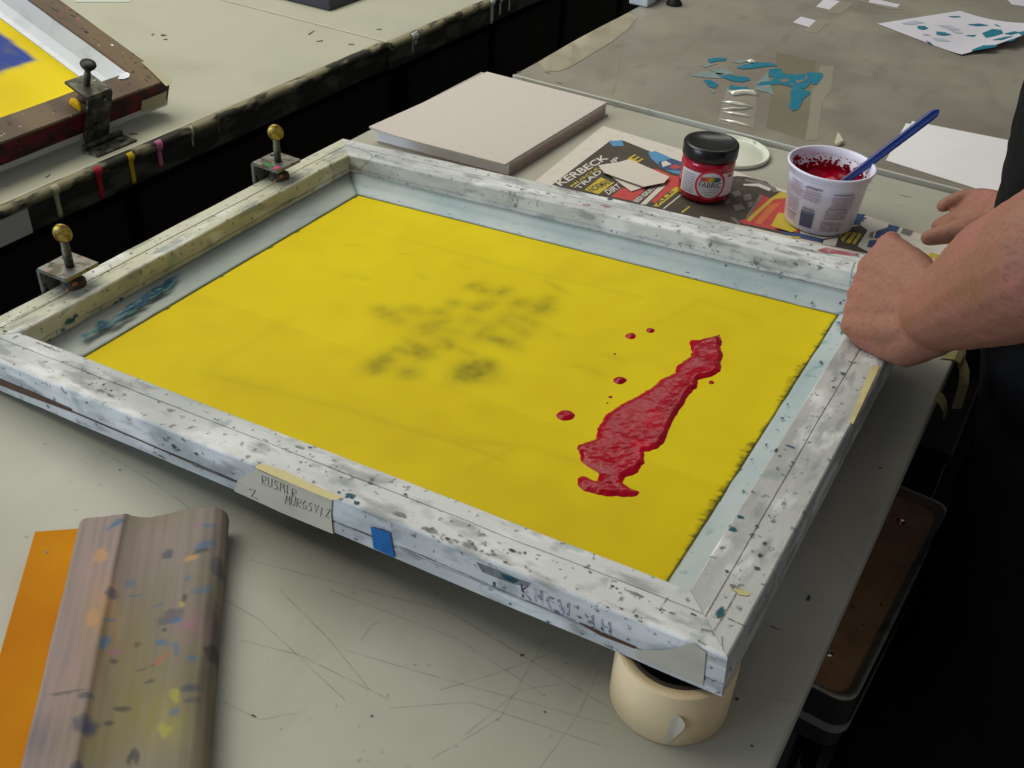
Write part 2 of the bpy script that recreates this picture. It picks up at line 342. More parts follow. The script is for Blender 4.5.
FX0, FX1, FY0, FY1 = .0055, .95, 1.0605, 2.55
T2 = thing('work_table', 'far printing table with stained brown-grey vinyl top bearing the teal prints', 'table', (.45, 1.8, -.8))
bm = bmesh.new(); alayer(bm); box(bm, FX0, FX1, FY0, FY1, -.035, .006, 0, .002)
for pts, mi in [([(640, 60), (700, 47), (760, 56), (820, 66), (900, 84)], 1), ([(600, 85), (610, 60), (616, 30)], 1), ([(622, 40), (618, 75), (612, 95)], 1)]:
    strip(bm, [at(x, y, .0062) for x, y in pts], (0, 0, 1), .0035, mi)
for x, y, a, b in [(519, 72, 6, 3), (548, 73, 9, 3), (523, 78, 3, 2), (615, 103, 5, 3), (650, 111, 5, 2), (560, 83, 7, 2), (770, 147, 10, 2), (755, 142, 6, 2)]:
    c = at(x, y, .0063); splat(bm, c, Vector((1, 0, 0)), Vector((0, 1, 0)), a * .001, b * .001, rnd, 2)
sub('tabletop', bm, [M_TAB2, mkd('dry glue streak', (160, 155, 130), op=.5, ns=60), M_STAIN], T2)
bm = bmesh.new(); box(bm, FX0 - .0004, FX1, FY0 - .0012, FY0 + .0035, -.004, .0064, 0, .0006); o = sub('lit_edge_strip', bm, M_DWHITE, T2); o['label'] = 'pale strip painting the near edge as lit'  # pale strip added to paint the table's near face as lit
bm = bmesh.new(); box(bm, FX0 + .03, FX1 - .06, FY0 + .03, FY1 - .04, -.13, -.0352); sub('apron', bm, M_BLACK, T2)
for x in (FX0 + .03, FX1 - .13):
    for y in (FY0 + .06, FY1 - .13):
        bm = bmesh.new(); box(bm, x, x + .07, y, y + .07, -.8, -.1302, 0, .004); sub('leg', bm, M_DARKWOOD, T2)
bm = bmesh.new(); box(bm, FX0 + .02, FX0 + .028, FY0 + .14, FY1 - .14, -.7, -.13); sub('side_panel', bm, M_BLACK, T2)

def left_table(y0, y1, xe, label, drips, cuts):
    t = thing('work_table', label, 'table', (-.75, (y0 + y1) / 2, -.8))
    bm = bmesh.new(); alayer(bm); box(bm, -1.25, xe - .012, y0, y1, -.012, 0, 0, .003)
    for pts in cuts: poly(bm, [at(x, y, .0002) for x, y in pts], 1)
    sub('tabletop', bm, [M_TAB3, M_STAIN], t)
    bm = bmesh.new()
    n = int((y1 - y0) / .02); rings = []
    for i in range(n + 1):
        y = y0 + (y1 - y0) * i / n; e = xe + .0022 * noise.noise((y * 14, xe, 0))
        rings.append([(e - .0125, y, -.0005), (e - .004, y, -.001), (e, y, -.006), (e, y, -.0125), (e - .0125, y, -.0125)])
    loft(bm, rings); sub('edge_lip', bm, M_EDGETOP, t)
    bm = bmesh.new(); box(bm, xe - .03, xe - .003, y0, y1, -.05, -.0127, 0, .002); sub('edge_board', bm, M_EDGE, t)
    bm = bmesh.new(); box(bm, -1.2, xe - .06, y0 + .03, y1 - .02, -.75, -.0505); sub('cabinet', bm, M_BLACK, t)
    for y in [y0 + .12 + .33 * k for k in range(int((y1 - y0) / .33))]:
        b = bmesh.new(); box(b, xe - .062, xe - .048, y, y + .30, -.70, -.09, 0, .003); sub('cabinet_door', b, M_DARKWOOD, t)
    bm = bmesh.new(); box(bm, -1.15, xe - .12, y0 + .06, y1 - .06, -.8, -.7502); sub('plinth', bm, M_BLACK, t)
    if y0 < 0:
        b = bmesh.new(); box(b, xe - .0028, xe - .0016, .12, .292, -.0495, -.0135, 0, .0004); o = sub('edge_patch', b, M_DWHITE, t); o['label'] = 'pale tape patch on the table edge'
    for (y, w, z1, m, nm) in drips:
        b = bmesh.new(); r = []
        k = 10
        for i in range(k + 1):
            s = i / k; z = .0008 - (.0008 - z1) * s; ww = w * (1.25 - .5 * s + .12 * math.sin(9 * s)) / 2
            x = xe + (.0012 if s > .12 else .0008); th = .0022 if s < .95 else .001
            if z > -.002: x = xe - .003
            if z < -.0125: x = xe - .0022
            r.append([(x, y - ww, z), (x + th, y - ww * .6, z), (x + th, y + ww * .6, z), (x, y + ww, z)])
        loft(b, r); o = sub('paint_drip', b, m, t); o['label'] = nm
    return t
S = -.268
left_table(-.6, 1.0755, S, 'left printing table with cream vinyl top carrying the brown screen', [
    (.338, .0085, -.046, M_DCREAM, 'cream paint drip on the table edge'), (.409, .0095, -.047, M_DRED, 'red paint drip on the table edge'), (.467, .0085, -.046, M_DYEL, 'yellow paint drip on the table edge'), (.520, .0095, -.04, M_DPINK, 'pink paint drip on the table edge'),
    (.585, .003, -.03, M_DCREAM, 'thin cream trickle on the table edge'), (.64, .0014, -.028, M_EDGETOP, 'thin dull trickle on the table edge')],
    [[(151, 35), (153, 33.5), (155, 34), (152, 36)], [(160, 35), (163, 34), (168, 35.5), (162, 36.5)], [(163, 39), (167, 38.5), (168, 40), (164, 40)], [(308, 34), (314, 30.5), (315, 31), (309, 35.5)], [(316, 41), (323, 40), (323, 41.5), (317, 42)], [(348, 43.5), (354, 44), (355, 45), (349, 45)], [(129, 133), (137, 133.5), (138, 134.8), (130, 134.5)], [(45, 177), (49, 175), (50, 172), (50, 176), (46, 178)]])
left_table(1.0785, 3.1, S + .008, 'farther left printing table beyond the seam with the dark board on it', [
    (1.155, .012, -.022, M_DWHITE, 'white paint drip on the far table edge'), (1.145, .004, -.035, M_DWHITE, 'white trickle on the far table edge'), (1.43, .012, -.05, M_DWHITE, 'long white drip on the far table edge'), (1.462, .008, -.04, M_DWHITE, 'short white drip on the far table edge'), (1.50, .006, -.04, M_DWHITE, 'narrow white drip on the far table edge')],
    [[(376, 29), (381, 28.5), (382, 30), (377, 30)]])

# ------------------------------------------------------------------ the screen frames
LX, LY, H, W = .79, .61118, .03815, .0452
TH, PSI, Z0 = .06864, .00468, .004
FM = Matrix.Translation((0, 0, Z0)) @ Euler((0, -TH, PSI)).to_matrix().to_4x4()
FMi = FM.inverted()
def loc_plane(px, py, axis, val):
    """point of the photo's ray on a plane of the frame's own axes"""
    o = FMi @ CAM; d = FMi.to_3x3() @ ray(px, py); t = (val - o[axis]) / d[axis]; return o + d * t
def side_map(side, LX, LY):
    return {'near': lambda s, d, z: (s, d, z), 'right': lambda s, d, z: (LX - d, s, z), 'far': lambda s, d, z: (LX - s, LY - d, z), 'left': lambda s, d, z: (d, LY - s, z)}[side]
def sweep(bm, side, LX, LY, prof, wob=0, seed=0, mi=0, gap=.0003):
    f = side_map(side, LX, LY); L = LX if side in ('near', 'far') else LY
    n = int(L / .008); rings = []
    for i in range(n + 1):
        t = i / n; ring = []
        for d, z in prof:
            s = d + gap + (L - 2 * d - 2 * gap) * t
            dd = d + wob * noise.noise((s * 18 + seed, z * 60, 1.3)); zz = z + (wob * noise.noise((s * 22 + seed, d * 60, 7.7)) if z > .001 else 0)
            ring.append(f(s, dd, zz))
        rings.append(ring)
    loft(bm, rings, True, True, mi, False)
def rail_prof(w, h, g=.59, gz=.5, oz=.29):
    e = .0016
    return [(0, 0), (0, h * oz), (.0013, h * oz + .0004), (.0013, h * oz + .0014), (0, h * oz + .0018), (0, h - e), (e * .4, h - e * .4), (e, h), (w * g, h), (w * g + .0004, h - .001), (w * g + .0013, h - .001), (w * g + .0017, h), (w - e, h), (w - e * .4, h - e * .4), (w, h - e), (w, h * gz + .0016), (w - .0009, h * gz + .0012), (w - .0009, h * gz + .0004), (w, h * gz), (w, 0)]
SF = thing('screen_frame', 'white taped wooden screen printing frame with yellow mesh, tilted on a tape roll', 'screen printing frame', (0, 0, Z0), (0, -TH, PSI))
DECM = [M_TEAL, M_INKDARK, M_GREYSCUFF, M_BLUEP, M_CRACK, M_REDSM, M_BROWN, M_MASKY, M_WHITETAPE]
X, Y, ZV = Vector((1, 0, 0)), Vector((0, 1, 0)), Vector((0, 0, 1))
E_ = .0005
def decals(bm, side):
    r = random.Random(hash_(side))
    top = lambda x, y: loc_plane(x, y, 2, H + E_)
    front = lambda x, y: loc_plane(x, y, 1, -E_ - .0002)
    inl = lambda x, y: loc_plane(x, y, 0, W + E_ + .0002)
    inf = lambda x, y: loc_plane(x, y, 1, LY - W - E_ - .0002)
    def bl(fn, x, y, ra, rb, mi, rough=.28, n=16):
        c = fn(x, y); ea, eb = {0: (Y, ZV), 1: (X, ZV), 2: (X, Y)}[0 if fn is inl else (2 if fn is top else 1)]
        splat(bm, c, ea, eb, ra * .00105, rb * .00105, r, mi, n, rough)
    def ln(fn, pts, w, mi=5):
        nr = X if fn is inl else (ZV if fn is top else Y)
        strip(bm, [fn(*p) for p in pts], nr, w * .001, mi)
    def specks(fn, pts, k, smax, mis):
        for _ in range(k):
            t = r.random(); i = r.randrange(len(pts) - 1); a, b = pts[i], pts[i + 1]
            x = a[0] + (b[0] - a[0]) * t + r.uniform(-6, 6); y = a[1] + (b[1] - a[1]) * t + r.uniform(-6, 6)
            bl(fn, x, y, r.uniform(.4, smax), r.uniform(.3, smax * .5), r.choice(mis))
    if side == 'left':
        for x, y, a, b, m in [(70, 321, 7, 3.2, 1), (76, 316, 4, 2.4, 1), (63, 330, 4, 2, 1), (121, 299, 3.5, 2.4, 1), (116, 303, 3, 2, 1), (101, 309, 2, 1, 1), (50, 340, 2, 1.5, 2), (160, 285, 2, 1.5, 2), (98, 316, 1.5, 1, 2)]: bl(inl, x, y, a, b, m)
        specks(inl, [(60, 335), (150, 280), (240, 230), (330, 175)], 16, 1.6, [1, 2])
        specks(top, [(10, 318), (80, 283), (160, 243), (230, 205), (300, 170)], 34, 2.4, [2, 3, 3, 2])
        ln(top, [(0, 330), (40, 308), (84, 286), (130, 262)], .8); ln(top, [(6, 322), (60, 296), (120, 264), (200, 222), (262, 190)], .7); ln(top, [(235, 213), (280, 189), (310, 172)], .9)
        ln(top, [(322, 160), (330, 163), (333, 162)], .8); ln(inl, [(331, 164), (333, 172), (334, 181), (338, 186)], 1.0)
        ln(inl, [(288, 202), (293, 199), (300, 197), (306, 193), (311, 189)], .9, 1)
        bl(top, 5, 331, 4, 2, 2)
    if side == 'far':
        for x, y, a, b, m in [(422, 194, 1.5, 1.2, 1), (515, 217, 1.6, 1.6, 6), (538, 228, 1.2, 1, 1), (448, 192, 1, .8, 2), (600, 228, 1, 1, 1), (752, 265, 1.2, 1.2, 2)]: bl(inf, x, y, a, b, m)
        for x, y, a, b, m in [(548, 193, 3, 2.5, 6), (610, 199, 4.5, 3, 2), (606, 206, 9, 2.4, 6), (586, 205, 7, 2, 6), (641, 211, 3, 1.2, 2), (797, 241, 1.6, 1.6, 2), (808, 254, 1.8, 1.5, 2), (437, 163, 3, .8, 2), (450, 166, 3.5, .8, 2), (430, 161, 2, .7, 2)]: bl(top, x, y, a, b, m)
        poly(bm, [top(*q) for q in [(817, 250), (826, 247), (838, 250), (850, 252), (860, 254), (852, 256), (838, 254), (824, 253)]], 6)
        specks(top, [(380, 157), (500, 185), (620, 207), (740, 235), (830, 255)], 40, 2.0, [2, 3, 1])
        specks(inf, [(400, 175), (520, 205), (640, 235), (760, 262)], 26, 1.4, [1, 2, 3])
        ln(inf, [(720, 262), (735, 265), (760, 272), (790, 280), (800, 279), (810, 284)], 1.3)
        ln(top, [(362, 150), (370, 153), (373, 158)], .9); ln(inf, [(372, 158), (364, 165), (353, 176)], 1.0); ln(inf, [(359, 173), (360, 188), (358, 190), (346, 189)], 1.0); ln(inf, [(369, 174), (370, 184), (367, 187), (361, 186)], .9)
        ln(top, [(344, 143), (350, 146), (355, 142)], .9); ln(top, [(855, 262), (852, 270), (850, 286)], 1.2, 1)
    if side == 'near':
        specks(top, [(30, 340), (120, 385), (240, 430), (360, 480), (470, 530), (600, 580), (690, 620)], 70, 3.0, [2, 3, 3, 3])
        specks(top, [(80, 375), (130, 398)], 14, 3.2, [2, 3]); specks(top, [(430, 530), (520, 560)], 26, 3.4, [2, 3, 3]); specks(top, [(590, 605), (650, 618)], 8, 2.6, [3, 2])
        for x, y, a, b, m in [(100, 390, 5, 2.5, 3), (110, 395, 5, 2, 3), (170, 410, 4, 2, 3), (300, 447, 6, 2, 3), (310, 447, 3, 1.2, 2), (350, 496, 5, 3.5, 1), (339, 492, 2, 1.5, 1), (357, 503, 3.5, 2.5, 2), (400, 514, 8, 3, 3), (430, 530, 10, 3, 3), (470, 545, 7, 2.5, 3), (512, 550, 4, 2, 2), (636, 594, 6, 2, 3)]: bl(top, x, y, a, b, m)
        for x, y, a, b, m in [(174, 447, 3.5, 3, 1), (168, 438, 1.6, 1.4, 1), (196, 454, 2.5, 2, 2), (178, 450, 2, 2, 4), (233, 474, 1.4, 1, 2), (160, 456, 3.5, 1, 2), (195, 465, 4, 1.2, 3), (494, 584, 1.5, 3, 1), (510, 604, 1.4, 1, 1), (548, 622, 2, 1, 1)]: bl(front, x, y, a, b, m)
        poly(bm, [front(*q) for q in [(476, 562), (488, 566), (502, 572), (518, 579), (530, 583), (528, 587), (512, 584), (494, 577), (482, 572)]], 3)
        poly(bm, [front(*q) for q in [(500, 573), (512, 577), (520, 581), (513, 583), (504, 579)]], 1)
        poly(bm, [front(*q) for q in [(-6, 376), (30, 391), (72, 409), (71, 412), (30, 397), (-6, 383)]], 7)
        ln(front, [(70, 410.5), (130, 436), (200, 467), (236, 482)], 1.6, 7)
        ln(front, [(338, 523), (420, 555), (500, 590), (575, 621)], 1.3, 5)
        poly(bm, [front(*q) for q in [(578, 622), (602, 632.5), (636, 647), (635, 649), (600, 635.5), (580, 624)]], 7)
        poly(bm, [front(*q) for q in [(636, 650), (660, 650), (676, 648), (692, 643), (706, 652), (703, 686), (636, 658)]], 10)
        ln(top, [(659, 610), (666, 600), (668, 597)], .9); ln(top, [(701, 629), (712, 631), (714, 635)], 1.0); ln(top, [(698, 640), (706, 645)], .9)
        ln(top, [(36, 342), (60, 352)], 1.2)
    if side == 'right':
        specks(top, [(720, 600), (760, 530), (800, 470), (850, 390)], 22, 1.8, [2, 3, 3])
        for x, y, a, b, m in [(765, 543, 2.4, 2, 2), (760, 555, 2.2, 2, 2), (757, 568, 3.2, 2.2, 2), (757, 526, 2, 2, 2), (741, 517, 3, 2.4, 1), (733, 529, 4, 3, 1), (736, 588, 5, 3.5, 3), (742, 592, 4, 2.5, 8), (834, 387, 2, 1.6, 2), (843, 373, 3, 2.5, 1), (776, 450, 1.5, 4, 2), (727, 571, 2, 1.6, 1), (720, 612, 3.5, 6, 1), (790, 446, 5, 1.5, 4), (793, 462, 3, 1.2, 4)]: bl(top, x, y, a, b, m)
        poly(bm, [top(*q) for q in [(872, 365), (880, 366), (866, 396), (853, 424), (849, 422), (860, 394)]], 8)
        ln(top, [(714, 630), (724, 615), (737, 592)], 1.0); ln(top, [(728, 618), (745, 626)], .7); ln(top, [(722, 636), (723, 650)], .9)
def hash_(s): return sum(ord(c) * (i + 3) for i, c in enumerate(s))
M_BARE = mk('bare pine', (186, 180, 164), [(30, .5, .7, (172, 164, 146), (.2, 1, 1))], rough=.6)
for sd, g, m in (('near', .6, M_RAILX), ('right', .55, M_RAILYSHADE), ('far', .42, M_RAILX), ('left', .45, M_RAILL)):
    bm = bmesh.new(); alayer(bm); sweep(bm, sd, LX, LY, rail_prof(W, H, g), .0006, hash_(sd)); decals(bm, sd)
    obj('frame_rail', bm, [m] + DECM + [M_BARE], SF)
SEALM = {'near': .078, 'right': .0725, 'far': .0787, 'left': .0822}
for sd in SEALM:
    # the four strips meet at the corners of the open mesh
    f = side_map(sd, LX, LY); L = LX if sd in ('near', 'far') else LY
    ends = {'near': ('left', 'right'), 'right': ('near', 'far'), 'far': ('right', 'left'), 'left': ('far', 'near')}[sd]
    mm = SEALM[sd]; w = W + .0004; bm = bmesh.new(); alayer(bm); rings = []; n = int(L / .01)
    prof = [(w, .0145), (w + .0035, .0095), (w + .010, .006), (mm - .003, .0036), (mm, .0026), (mm, .0018), (w, .0018)]
    for i in range(n + 1):
        ring = []
        for d, z in prof:
            k = (d - w) / (mm - w); a = w + (SEALM[ends[0]] - w) * k; b = w + (SEALM[ends[1]] - w) * k
            s = a + .0003 + (L - a - b - .0006) * i / n
            dd = d + (.0007 * noise.noise((s * 40, hash_(sd), 0)) if d == mm else 0)
            ring.append(f(s, dd, z + (.0005 * noise.noise((s * 30, d * 90, 4)) if .002 < z < .012 else 0)))
        rings.append(ring)
    loft(bm, rings, True, True, 0, True)
    r = random.Random(hash_(sd) + 1)
    if sd == 'left':
        for k_ in range(60):
            t = r.random() ** .8; x = 84 + 90 * t + r.uniform(-3, 3); y = 338 - 58 * t + r.uniform(-4, 5)
            splat(bm, loc_plane(x, y, 2, .0105), X, Y, r.uniform(.002, .004), r.uniform(.006, .014), r, 4)
        for x, y in [(126, 310), (132, 306), (139, 301), (146, 297), (152, 294), (158, 290)]: splat(bm, loc_plane(x, y, 2, .0112), X, Y, .003, .008, r, 2)
        for x, y in [(98, 325), (101, 322)]: splat(bm, loc_plane(x, y, 2, .0115), X, Y, .004, .006, r, 1)
    if sd == 'right':
        for _ in range(16):
            t = r.random(); c = Vector(f(L * t, mm - .011 + r.uniform(-.006, .006), .0068)); splat(bm, c, X, Y, .003 * r.random() + .001, .004 * r.random() + .001, r, r.choice([1, 3, 4]))
    if sd == 'far':
        for x, y, a, b, m in [(450, 214, 3, 2, 3), (735, 284, 2.5, 1.2, 1), (795, 299, 2, 1, 3), (812, 303, 2, 4, 1), (840, 303, 1.4, 4, 3), (520, 233, 3, 1, 1), (384, 199, 2, 1, 1)]:
            splat(bm, loc_plane(x, y, 2, .0066), X, Y, a * .001, b * .001, r, m)
    obj('sealing_tape', bm, [M_SEALL if sd == 'left' else M_SEAL, M_TEAL, M_BLUEP, M_INKDARK, M_TEALD], SF)

# the stencil mesh with its traced smudges
SM = {}
UX0, UX1, VY0, VY1 = W + .002, LX - W - .002, W + .002, LY - W - .002
st = .0018; nu = int((UX1 - UX0) / st); nv = int((VY1 - VY0) / st)
smud = []
def sp(x, y, a, b, ang, k): p_ = loc_plane(x, y, 2, .0016); smud.append((p_.x, p_.y, a * .001, b * .001, math.radians(ang), k))
def zz(cx, cy): return (360 + cx * 210 / 1024, 270 + cy * 130 / 634)
for cx, cy, a, b, g, k in [(90, 190, 12, 9, 20, .5), (180, 240, 17, 8, -15, .45), (255, 195, 19, 8, 10, .45), (130, 215, 10, 10, 0, .4),
    (460, 160, 13, 9, 0, .5), (390, 205, 15, 9, 40, .5), (330, 285, 20, 14, 10, .55), (415, 250, 10, 9, 0, .4), (235, 350, 15, 6, -10, .35), (290, 375, 14, 6, -20, .4), (180, 385, 12, 7, 30, .4), (320, 410, 18, 12, 5, .6), (240, 400, 14, 7, 0, .4),
    (130, 430, 16, 8, 5, .5), (70, 460, 13, 12, 0, .6), (90, 490, 9, 8, 0, .5), (240, 500, 16, 11, 0, .6), (415, 350, 14, 9, -10, .45), (440, 372, 8, 6, 0, .4), (470, 300, 14, 9, 0, .35),
    (550, 75, 10, 11, 0, .5), (600, 100, 14, 8, -20, .5), (700, 105, 13, 11, 0, .6), (615, 170, 13, 11, 0, .55), (560, 185, 13, 6, 0, .35), (540, 245, 15, 10, 0, .35), (590, 320, 14, 12, 0, .5), (640, 275, 14, 8, 20, .4), (700, 230, 14, 10, 10, .35),
    (775, 160, 12, 11, 0, .55), (890, 185, 19, 14, 15, .75), (930, 135, 12, 7, 20, .35), (820, 250, 24, 7, 0, .45), (800, 310, 14, 8, -10, .4), (720, 355, 20, 9, -10, .6), (740, 270, 16, 7, 10, .4), (660, 340, 12, 6, 0, .4), (560, 490, 27, 15, 22, .85), (500, 520, 15, 12, 0, .5), (620, 460, 14, 9, 15, .5), (520, 400, 16, 5, 10, .3), (980, 320, 14, 5, 0, .2), (960, 85, 26, 4, -8, .35), (300, 30, 14, 4, 0, .2), (20, 40, 10, 4, 0, .25)]:
    x, y = zz(cx, cy); sp(x, y, a * .88, b * 1.32, g * .7 - 14, k * 1.15)
for x, y, a, b, g, k in [(610, 356, 16, 5, 0, .25), (595, 372, 12, 5, 0, .22), (577, 366, 9, 4, 10, .18), (610, 330, 8, 3, 0, .15), (405, 254, 12, 3, 20, .25), (352, 245, 14, 3, 30, .25), (460, 265, 16, 3, -10, .2), (372, 222, 20, 4, 0, .15), (350, 276, 10, 6, 60, .2)]: sp(x, y, a, b, g, k)
# faint outline and folds of the sheet under the mesh, painted-in shading
lines = []
for pts, k, wd in [([(200, 372), (330, 405), (430, 436), (530, 447), (580, 462)], .09, .005), ([(340, 405), (390, 424), (455, 442), (505, 461)], .14, .003), ([(290, 318), (220, 362), (200, 385)], .04, .006), ([(640, 297), (520, 270), (400, 238)], .10, .004), ([(660, 322), (700, 300), (760, 320)], .08, .005), ([(470, 470), (500, 455), (516, 447)], .10, .004)]:
    lines.append(([loc_plane(x, y, 2, .0016) for x, y in pts], k, wd))
def segd(p, a, b):
    ab = b - a; t = max(0, min(1, (p - a).dot(ab) / max(1e-9, ab.dot(ab)))); return (p - a - ab * t).length
ylo, ydk, gr, bk = Vector(lin((214, 194, 6))[:3]), Vector(lin((196, 170, 4))[:3]), Vector(lin((112, 106, 20))[:3]), Vector(lin((40, 48, 16))[:3])
bm = bmesh.new(); cl = bm.loops.layers.color.new('Col') if False else None
V = [[bm.verts.new((UX0 + (UX1 - UX0) * i / nu, VY0 + (VY1 - VY0) * j / nv, .0016)) for j in range(nv + 1)] for i in range(nu + 1)]
cols = []
for i in range(nu + 1):
    for j in range(nv + 1):
        c = V[i][j].co; x, y = c.x, c.y
        t = .5 + .5 * noise.noise((x * 9, y * 9, 0)); t = t * .5 + .25 * noise.noise((x * 30, y * 30, 5)) + (.25 if y < .24 - .05 * x else 0)
        cc = ylo.lerp(ydk, max(0, min(1, t)))
        k = 0
        for sx, sy, a, b, g, kk in smud:
            dx, dy = x - sx, y - sy
            if abs(dx) < .05 and abs(dy) < .05:
                u = (dx * math.cos(g) + dy * math.sin(g)) / a; v = (-dx * math.sin(g) + dy * math.cos(g)) / b
                k += kk * math.exp(-(u * u + v * v) * 1.1)
        k = min(.8, k * .8) * (.85 + .3 * noise.noise((x * 120, y * 120, 2)))
        for P, kk, wd in lines:
            for a, b in zip(P, P[1:]):
                q = segd(Vector((x, y)), a.xy, b.xy)
                if q < wd * 3: k = max(k, kk * math.exp(-(q / wd) ** 2))
        cc = cc.lerp(gr, max(0, k))
        # green-black ink fringe by the right and far edges
        e = (LX - SEALM['right']) - x; e2 = (LY - SEALM['far']) - y; e3 = x - SEALM['left']
        fr = .006 + .007 * noise.noise((y * 14, 3, 1)) + .003 * noise.noise((y * 75, 8, x * 60)) + .005 * noise.noise((y * 290, 3, x * 90)); amt = 1 if y < .52 else max(0, 1 - (y - .52) / .03) * .6
        if e < fr: cc = cc.lerp(bk, min(.95, max(0, (fr - e) / .005)) * amt * (.7 + .6 * noise.noise((x * 350, y * 160, 0))))
        if e < .002: cc = cc.lerp(bk, .8)
        if e2 < .0025: cc = cc.lerp(bk, .6)
        if e3 < .0022 + .002 * noise.noise((y * 60, 0, 0)): cc = cc.lerp(bk, .8)
        cols.append((cc.x, cc.y, cc.z, 1))
for i in range(nu):
    for j in range(nv): bm.faces.new((V[i][j], V[i + 1][j], V[i + 1][j + 1], V[i][j + 1]))
bm.verts.index_update()
o = obj('mesh_fabric', bm, M_MESH, SF)
ca = o.data.color_attributes.new('Col', 'FLOAT_COLOR', 'POINT')
for i, c in enumerate(cols): ca.data[i].color = c

# tapes and writing on the near rail
fr = lambda x, y, e=.0012: loc_plane(x, y, 1, -e)
tp = lambda x, y, e=.0012: loc_plane(x, y, 2, H + e)
NT = bmesh.new()
edge = [(255, 468.5), (280, 480), (305, 490), (330, 500.5)]
Lt = [(258, 464), (272, 466), (300, 477), (341, 496)]
vs = []
A = [fr(*q) for q in [(234, 491), (238, 480), (256, 469), (294, 485), (332, 500), (331, 515), (333, 534), (282, 513)]]
poly(NT, A, 0)
B = [tp(*q) for q in [(255.5, 468), (257, 465), (262, 463.5), (285, 471), (312, 484), (342, 497), (339, 499), (331.5, 500), (294, 484.7)]]
poly(NT, B, 1)
nt = obj('name_tape', NT, [M_MASK, M_MASKY], SF); nt['label'] = 'masking tape label with handwriting'
bm = bmesh.new()
stroke_text(bm, 'RUSMIR', fr(262, 484, .0016), fr(298, 499, .0016), fr(262, 475, .0016), (0, 1, 0), .0006, 0, 3)
stroke_text(bm, 'MURGSVYZ'.replace('Y', 'I'), fr(285, 504, .0016), fr(331, 519, .0016), fr(286, 495.5, .0016), (0, 1, 0), .0006, 0, 5)
stroke_text(bm, 'Z', fr(251, 497.5, .0016), fr(261, 500.5, .0016), fr(249, 489, .0016), (0, 1, 0), .0008, 0, 6)
obj('handwriting', bm, M_PENCIL, nt)
bm = bmesh.new(); a = [fr(*q, .0008) for q in [(371, 526), (390, 532), (395, 557.5), (374, 548)]]
b2 = [p - Y * .0006 for p in a]; poly(bm, b2); o = obj('blue_tape', bm, M_BLUETAPE, SF)
bm = bmesh.new()
stroke_text(bm, 'KNCW', fr(523, 599, .0008), fr(572, 617, .0008), fr(521, 585, .0008), (0, 1, 0), .0011, 0, 2)
stroke_text(bm, '-', fr(575, 620, .0008), fr(590, 626, .0008), fr(574, 612, .0008), (0, 1, 0), .0012, 0, 2)
stroke_text(bm, 'IH', fr(590, 627, .0008), fr(614, 637, .0008), fr(589, 614, .0008), (0, 1, 0), .0011, 0, 9)
obj('marker_writing', bm, M_PURPLE, SF)

# ------------------------------------------------------------------ red ink on the mesh
def in_poly(p, P):
    c = False; j = len(P) - 1
    for i in range(len(P)):
        if (P[i][1] > p[1]) != (P[j][1] > p[1]) and p[0] < (P[j][0] - P[i][0]) * (p[1] - P[i][1]) / (P[j][1] - P[i][1]) + P[i][0]: c = not c
        j = i
    return c
def ink_from(P, name, label, group=None, hmax=.0027, step=.0011):
    P = [loc_plane(x, y, 2, .0017) for x, y in P]
    # round the outline off
    for _ in range(2):
        Q = []
        for i, p in enumerate(P):
            q = P[(i + 1) % len(P)]; Q += [p.lerp(q, .17), p.lerp(q, .83)]
        P = Q
    x0, x1 = min(p.x for p in P) - .003, max(p.x for p in P) + .003; y0, y1 = min(p.y for p in P) - .003, max(p.y for p in P) + .003
    nx, ny = int((x1 - x0) / step) + 1, int((y1 - y0) / step) + 1
    V = {}; bm = bmesh.new(); S = [p.xy for p in P]; segs = list(zip(S, S[1:] + S[:1]))
    for i in range(nx):
        for j in range(ny):
            p = Vector((x0 + i * step, y0 + j * step)); d = min(segd(p, a, b) for a, b in segs)
            ins = in_poly(p, S); sd = (d if ins else -d) + (.0011 * noise.noise((p.x * 210, p.y * 210, 6)) + .0012 * noise.noise((p.x * 80, p.y * 80, 2)) if step > .001 else 0)
            if sd < -2.2 * step: continue
            if sd > 0:
                h = hmax * (1 - math.exp(-sd / .004))
                h += .00055 * min(1, sd / .006) * (noise.noise((p.x * 40, p.y * 60, 1)) + noise.noise((p.x * 170, p.y * 150, 3)) * (.25 + .9 * max(0, min(1, (.30 - p.y) / .12))))
                # a raised rim and a scooped middle
                h += -.0011 * max(0, min(1, (sd - .008) / .014)) + .0006 * math.exp(-((sd - .005) / .003) ** 2)
            else: h = sd * .7
            V[i, j] = bm.verts.new((p.x, p.y, .0017 + h))
    for (i, j), v in V.items():
        q = [V.get((i + 1, j)), V.get((i + 1, j + 1)), V.get((i, j + 1))]
        if all(q): bm.faces.new([v] + q).smooth = True
    o = obj(name, bm, M_INK, None, True, auto=True); o.location = (0, 0, Z0); o.rotation_euler = (0, -TH, PSI)
    return o
def k5(*pts): return [(540 + x * .2475, 320 + y * .2474) for x, y in pts]
ink = ink_from(k5((608, 80), (650, 80), (690, 68), (728, 55), (732, 80), (728, 110), (742, 145), (725, 172), (733, 200), (700, 228), (640, 240), (634, 275), (605, 295), (585, 335), (555, 375), (525, 430), (512, 475), (480, 515), (440, 532), (420, 530), (422, 580), (390, 620), (340, 635), (338, 662), (370, 682), (398, 695), (390, 712), (330, 715), (230, 705), (180, 690), (152, 670), (152, 640), (180, 630), (210, 645), (232, 650), (245, 622), (215, 605), (172, 580), (160, 535), (148, 522), (152, 505), (185, 497), (225, 482), (232, 440), (265, 385), (320, 345), (400, 305), (470, 262), (480, 245), (545, 215), (555, 185), (605, 150), (618, 125), (606, 100)), 'ink_puddle', '')
tag(ink, 'long smear of glossy red ink lying on the yellow mesh', 'ink')
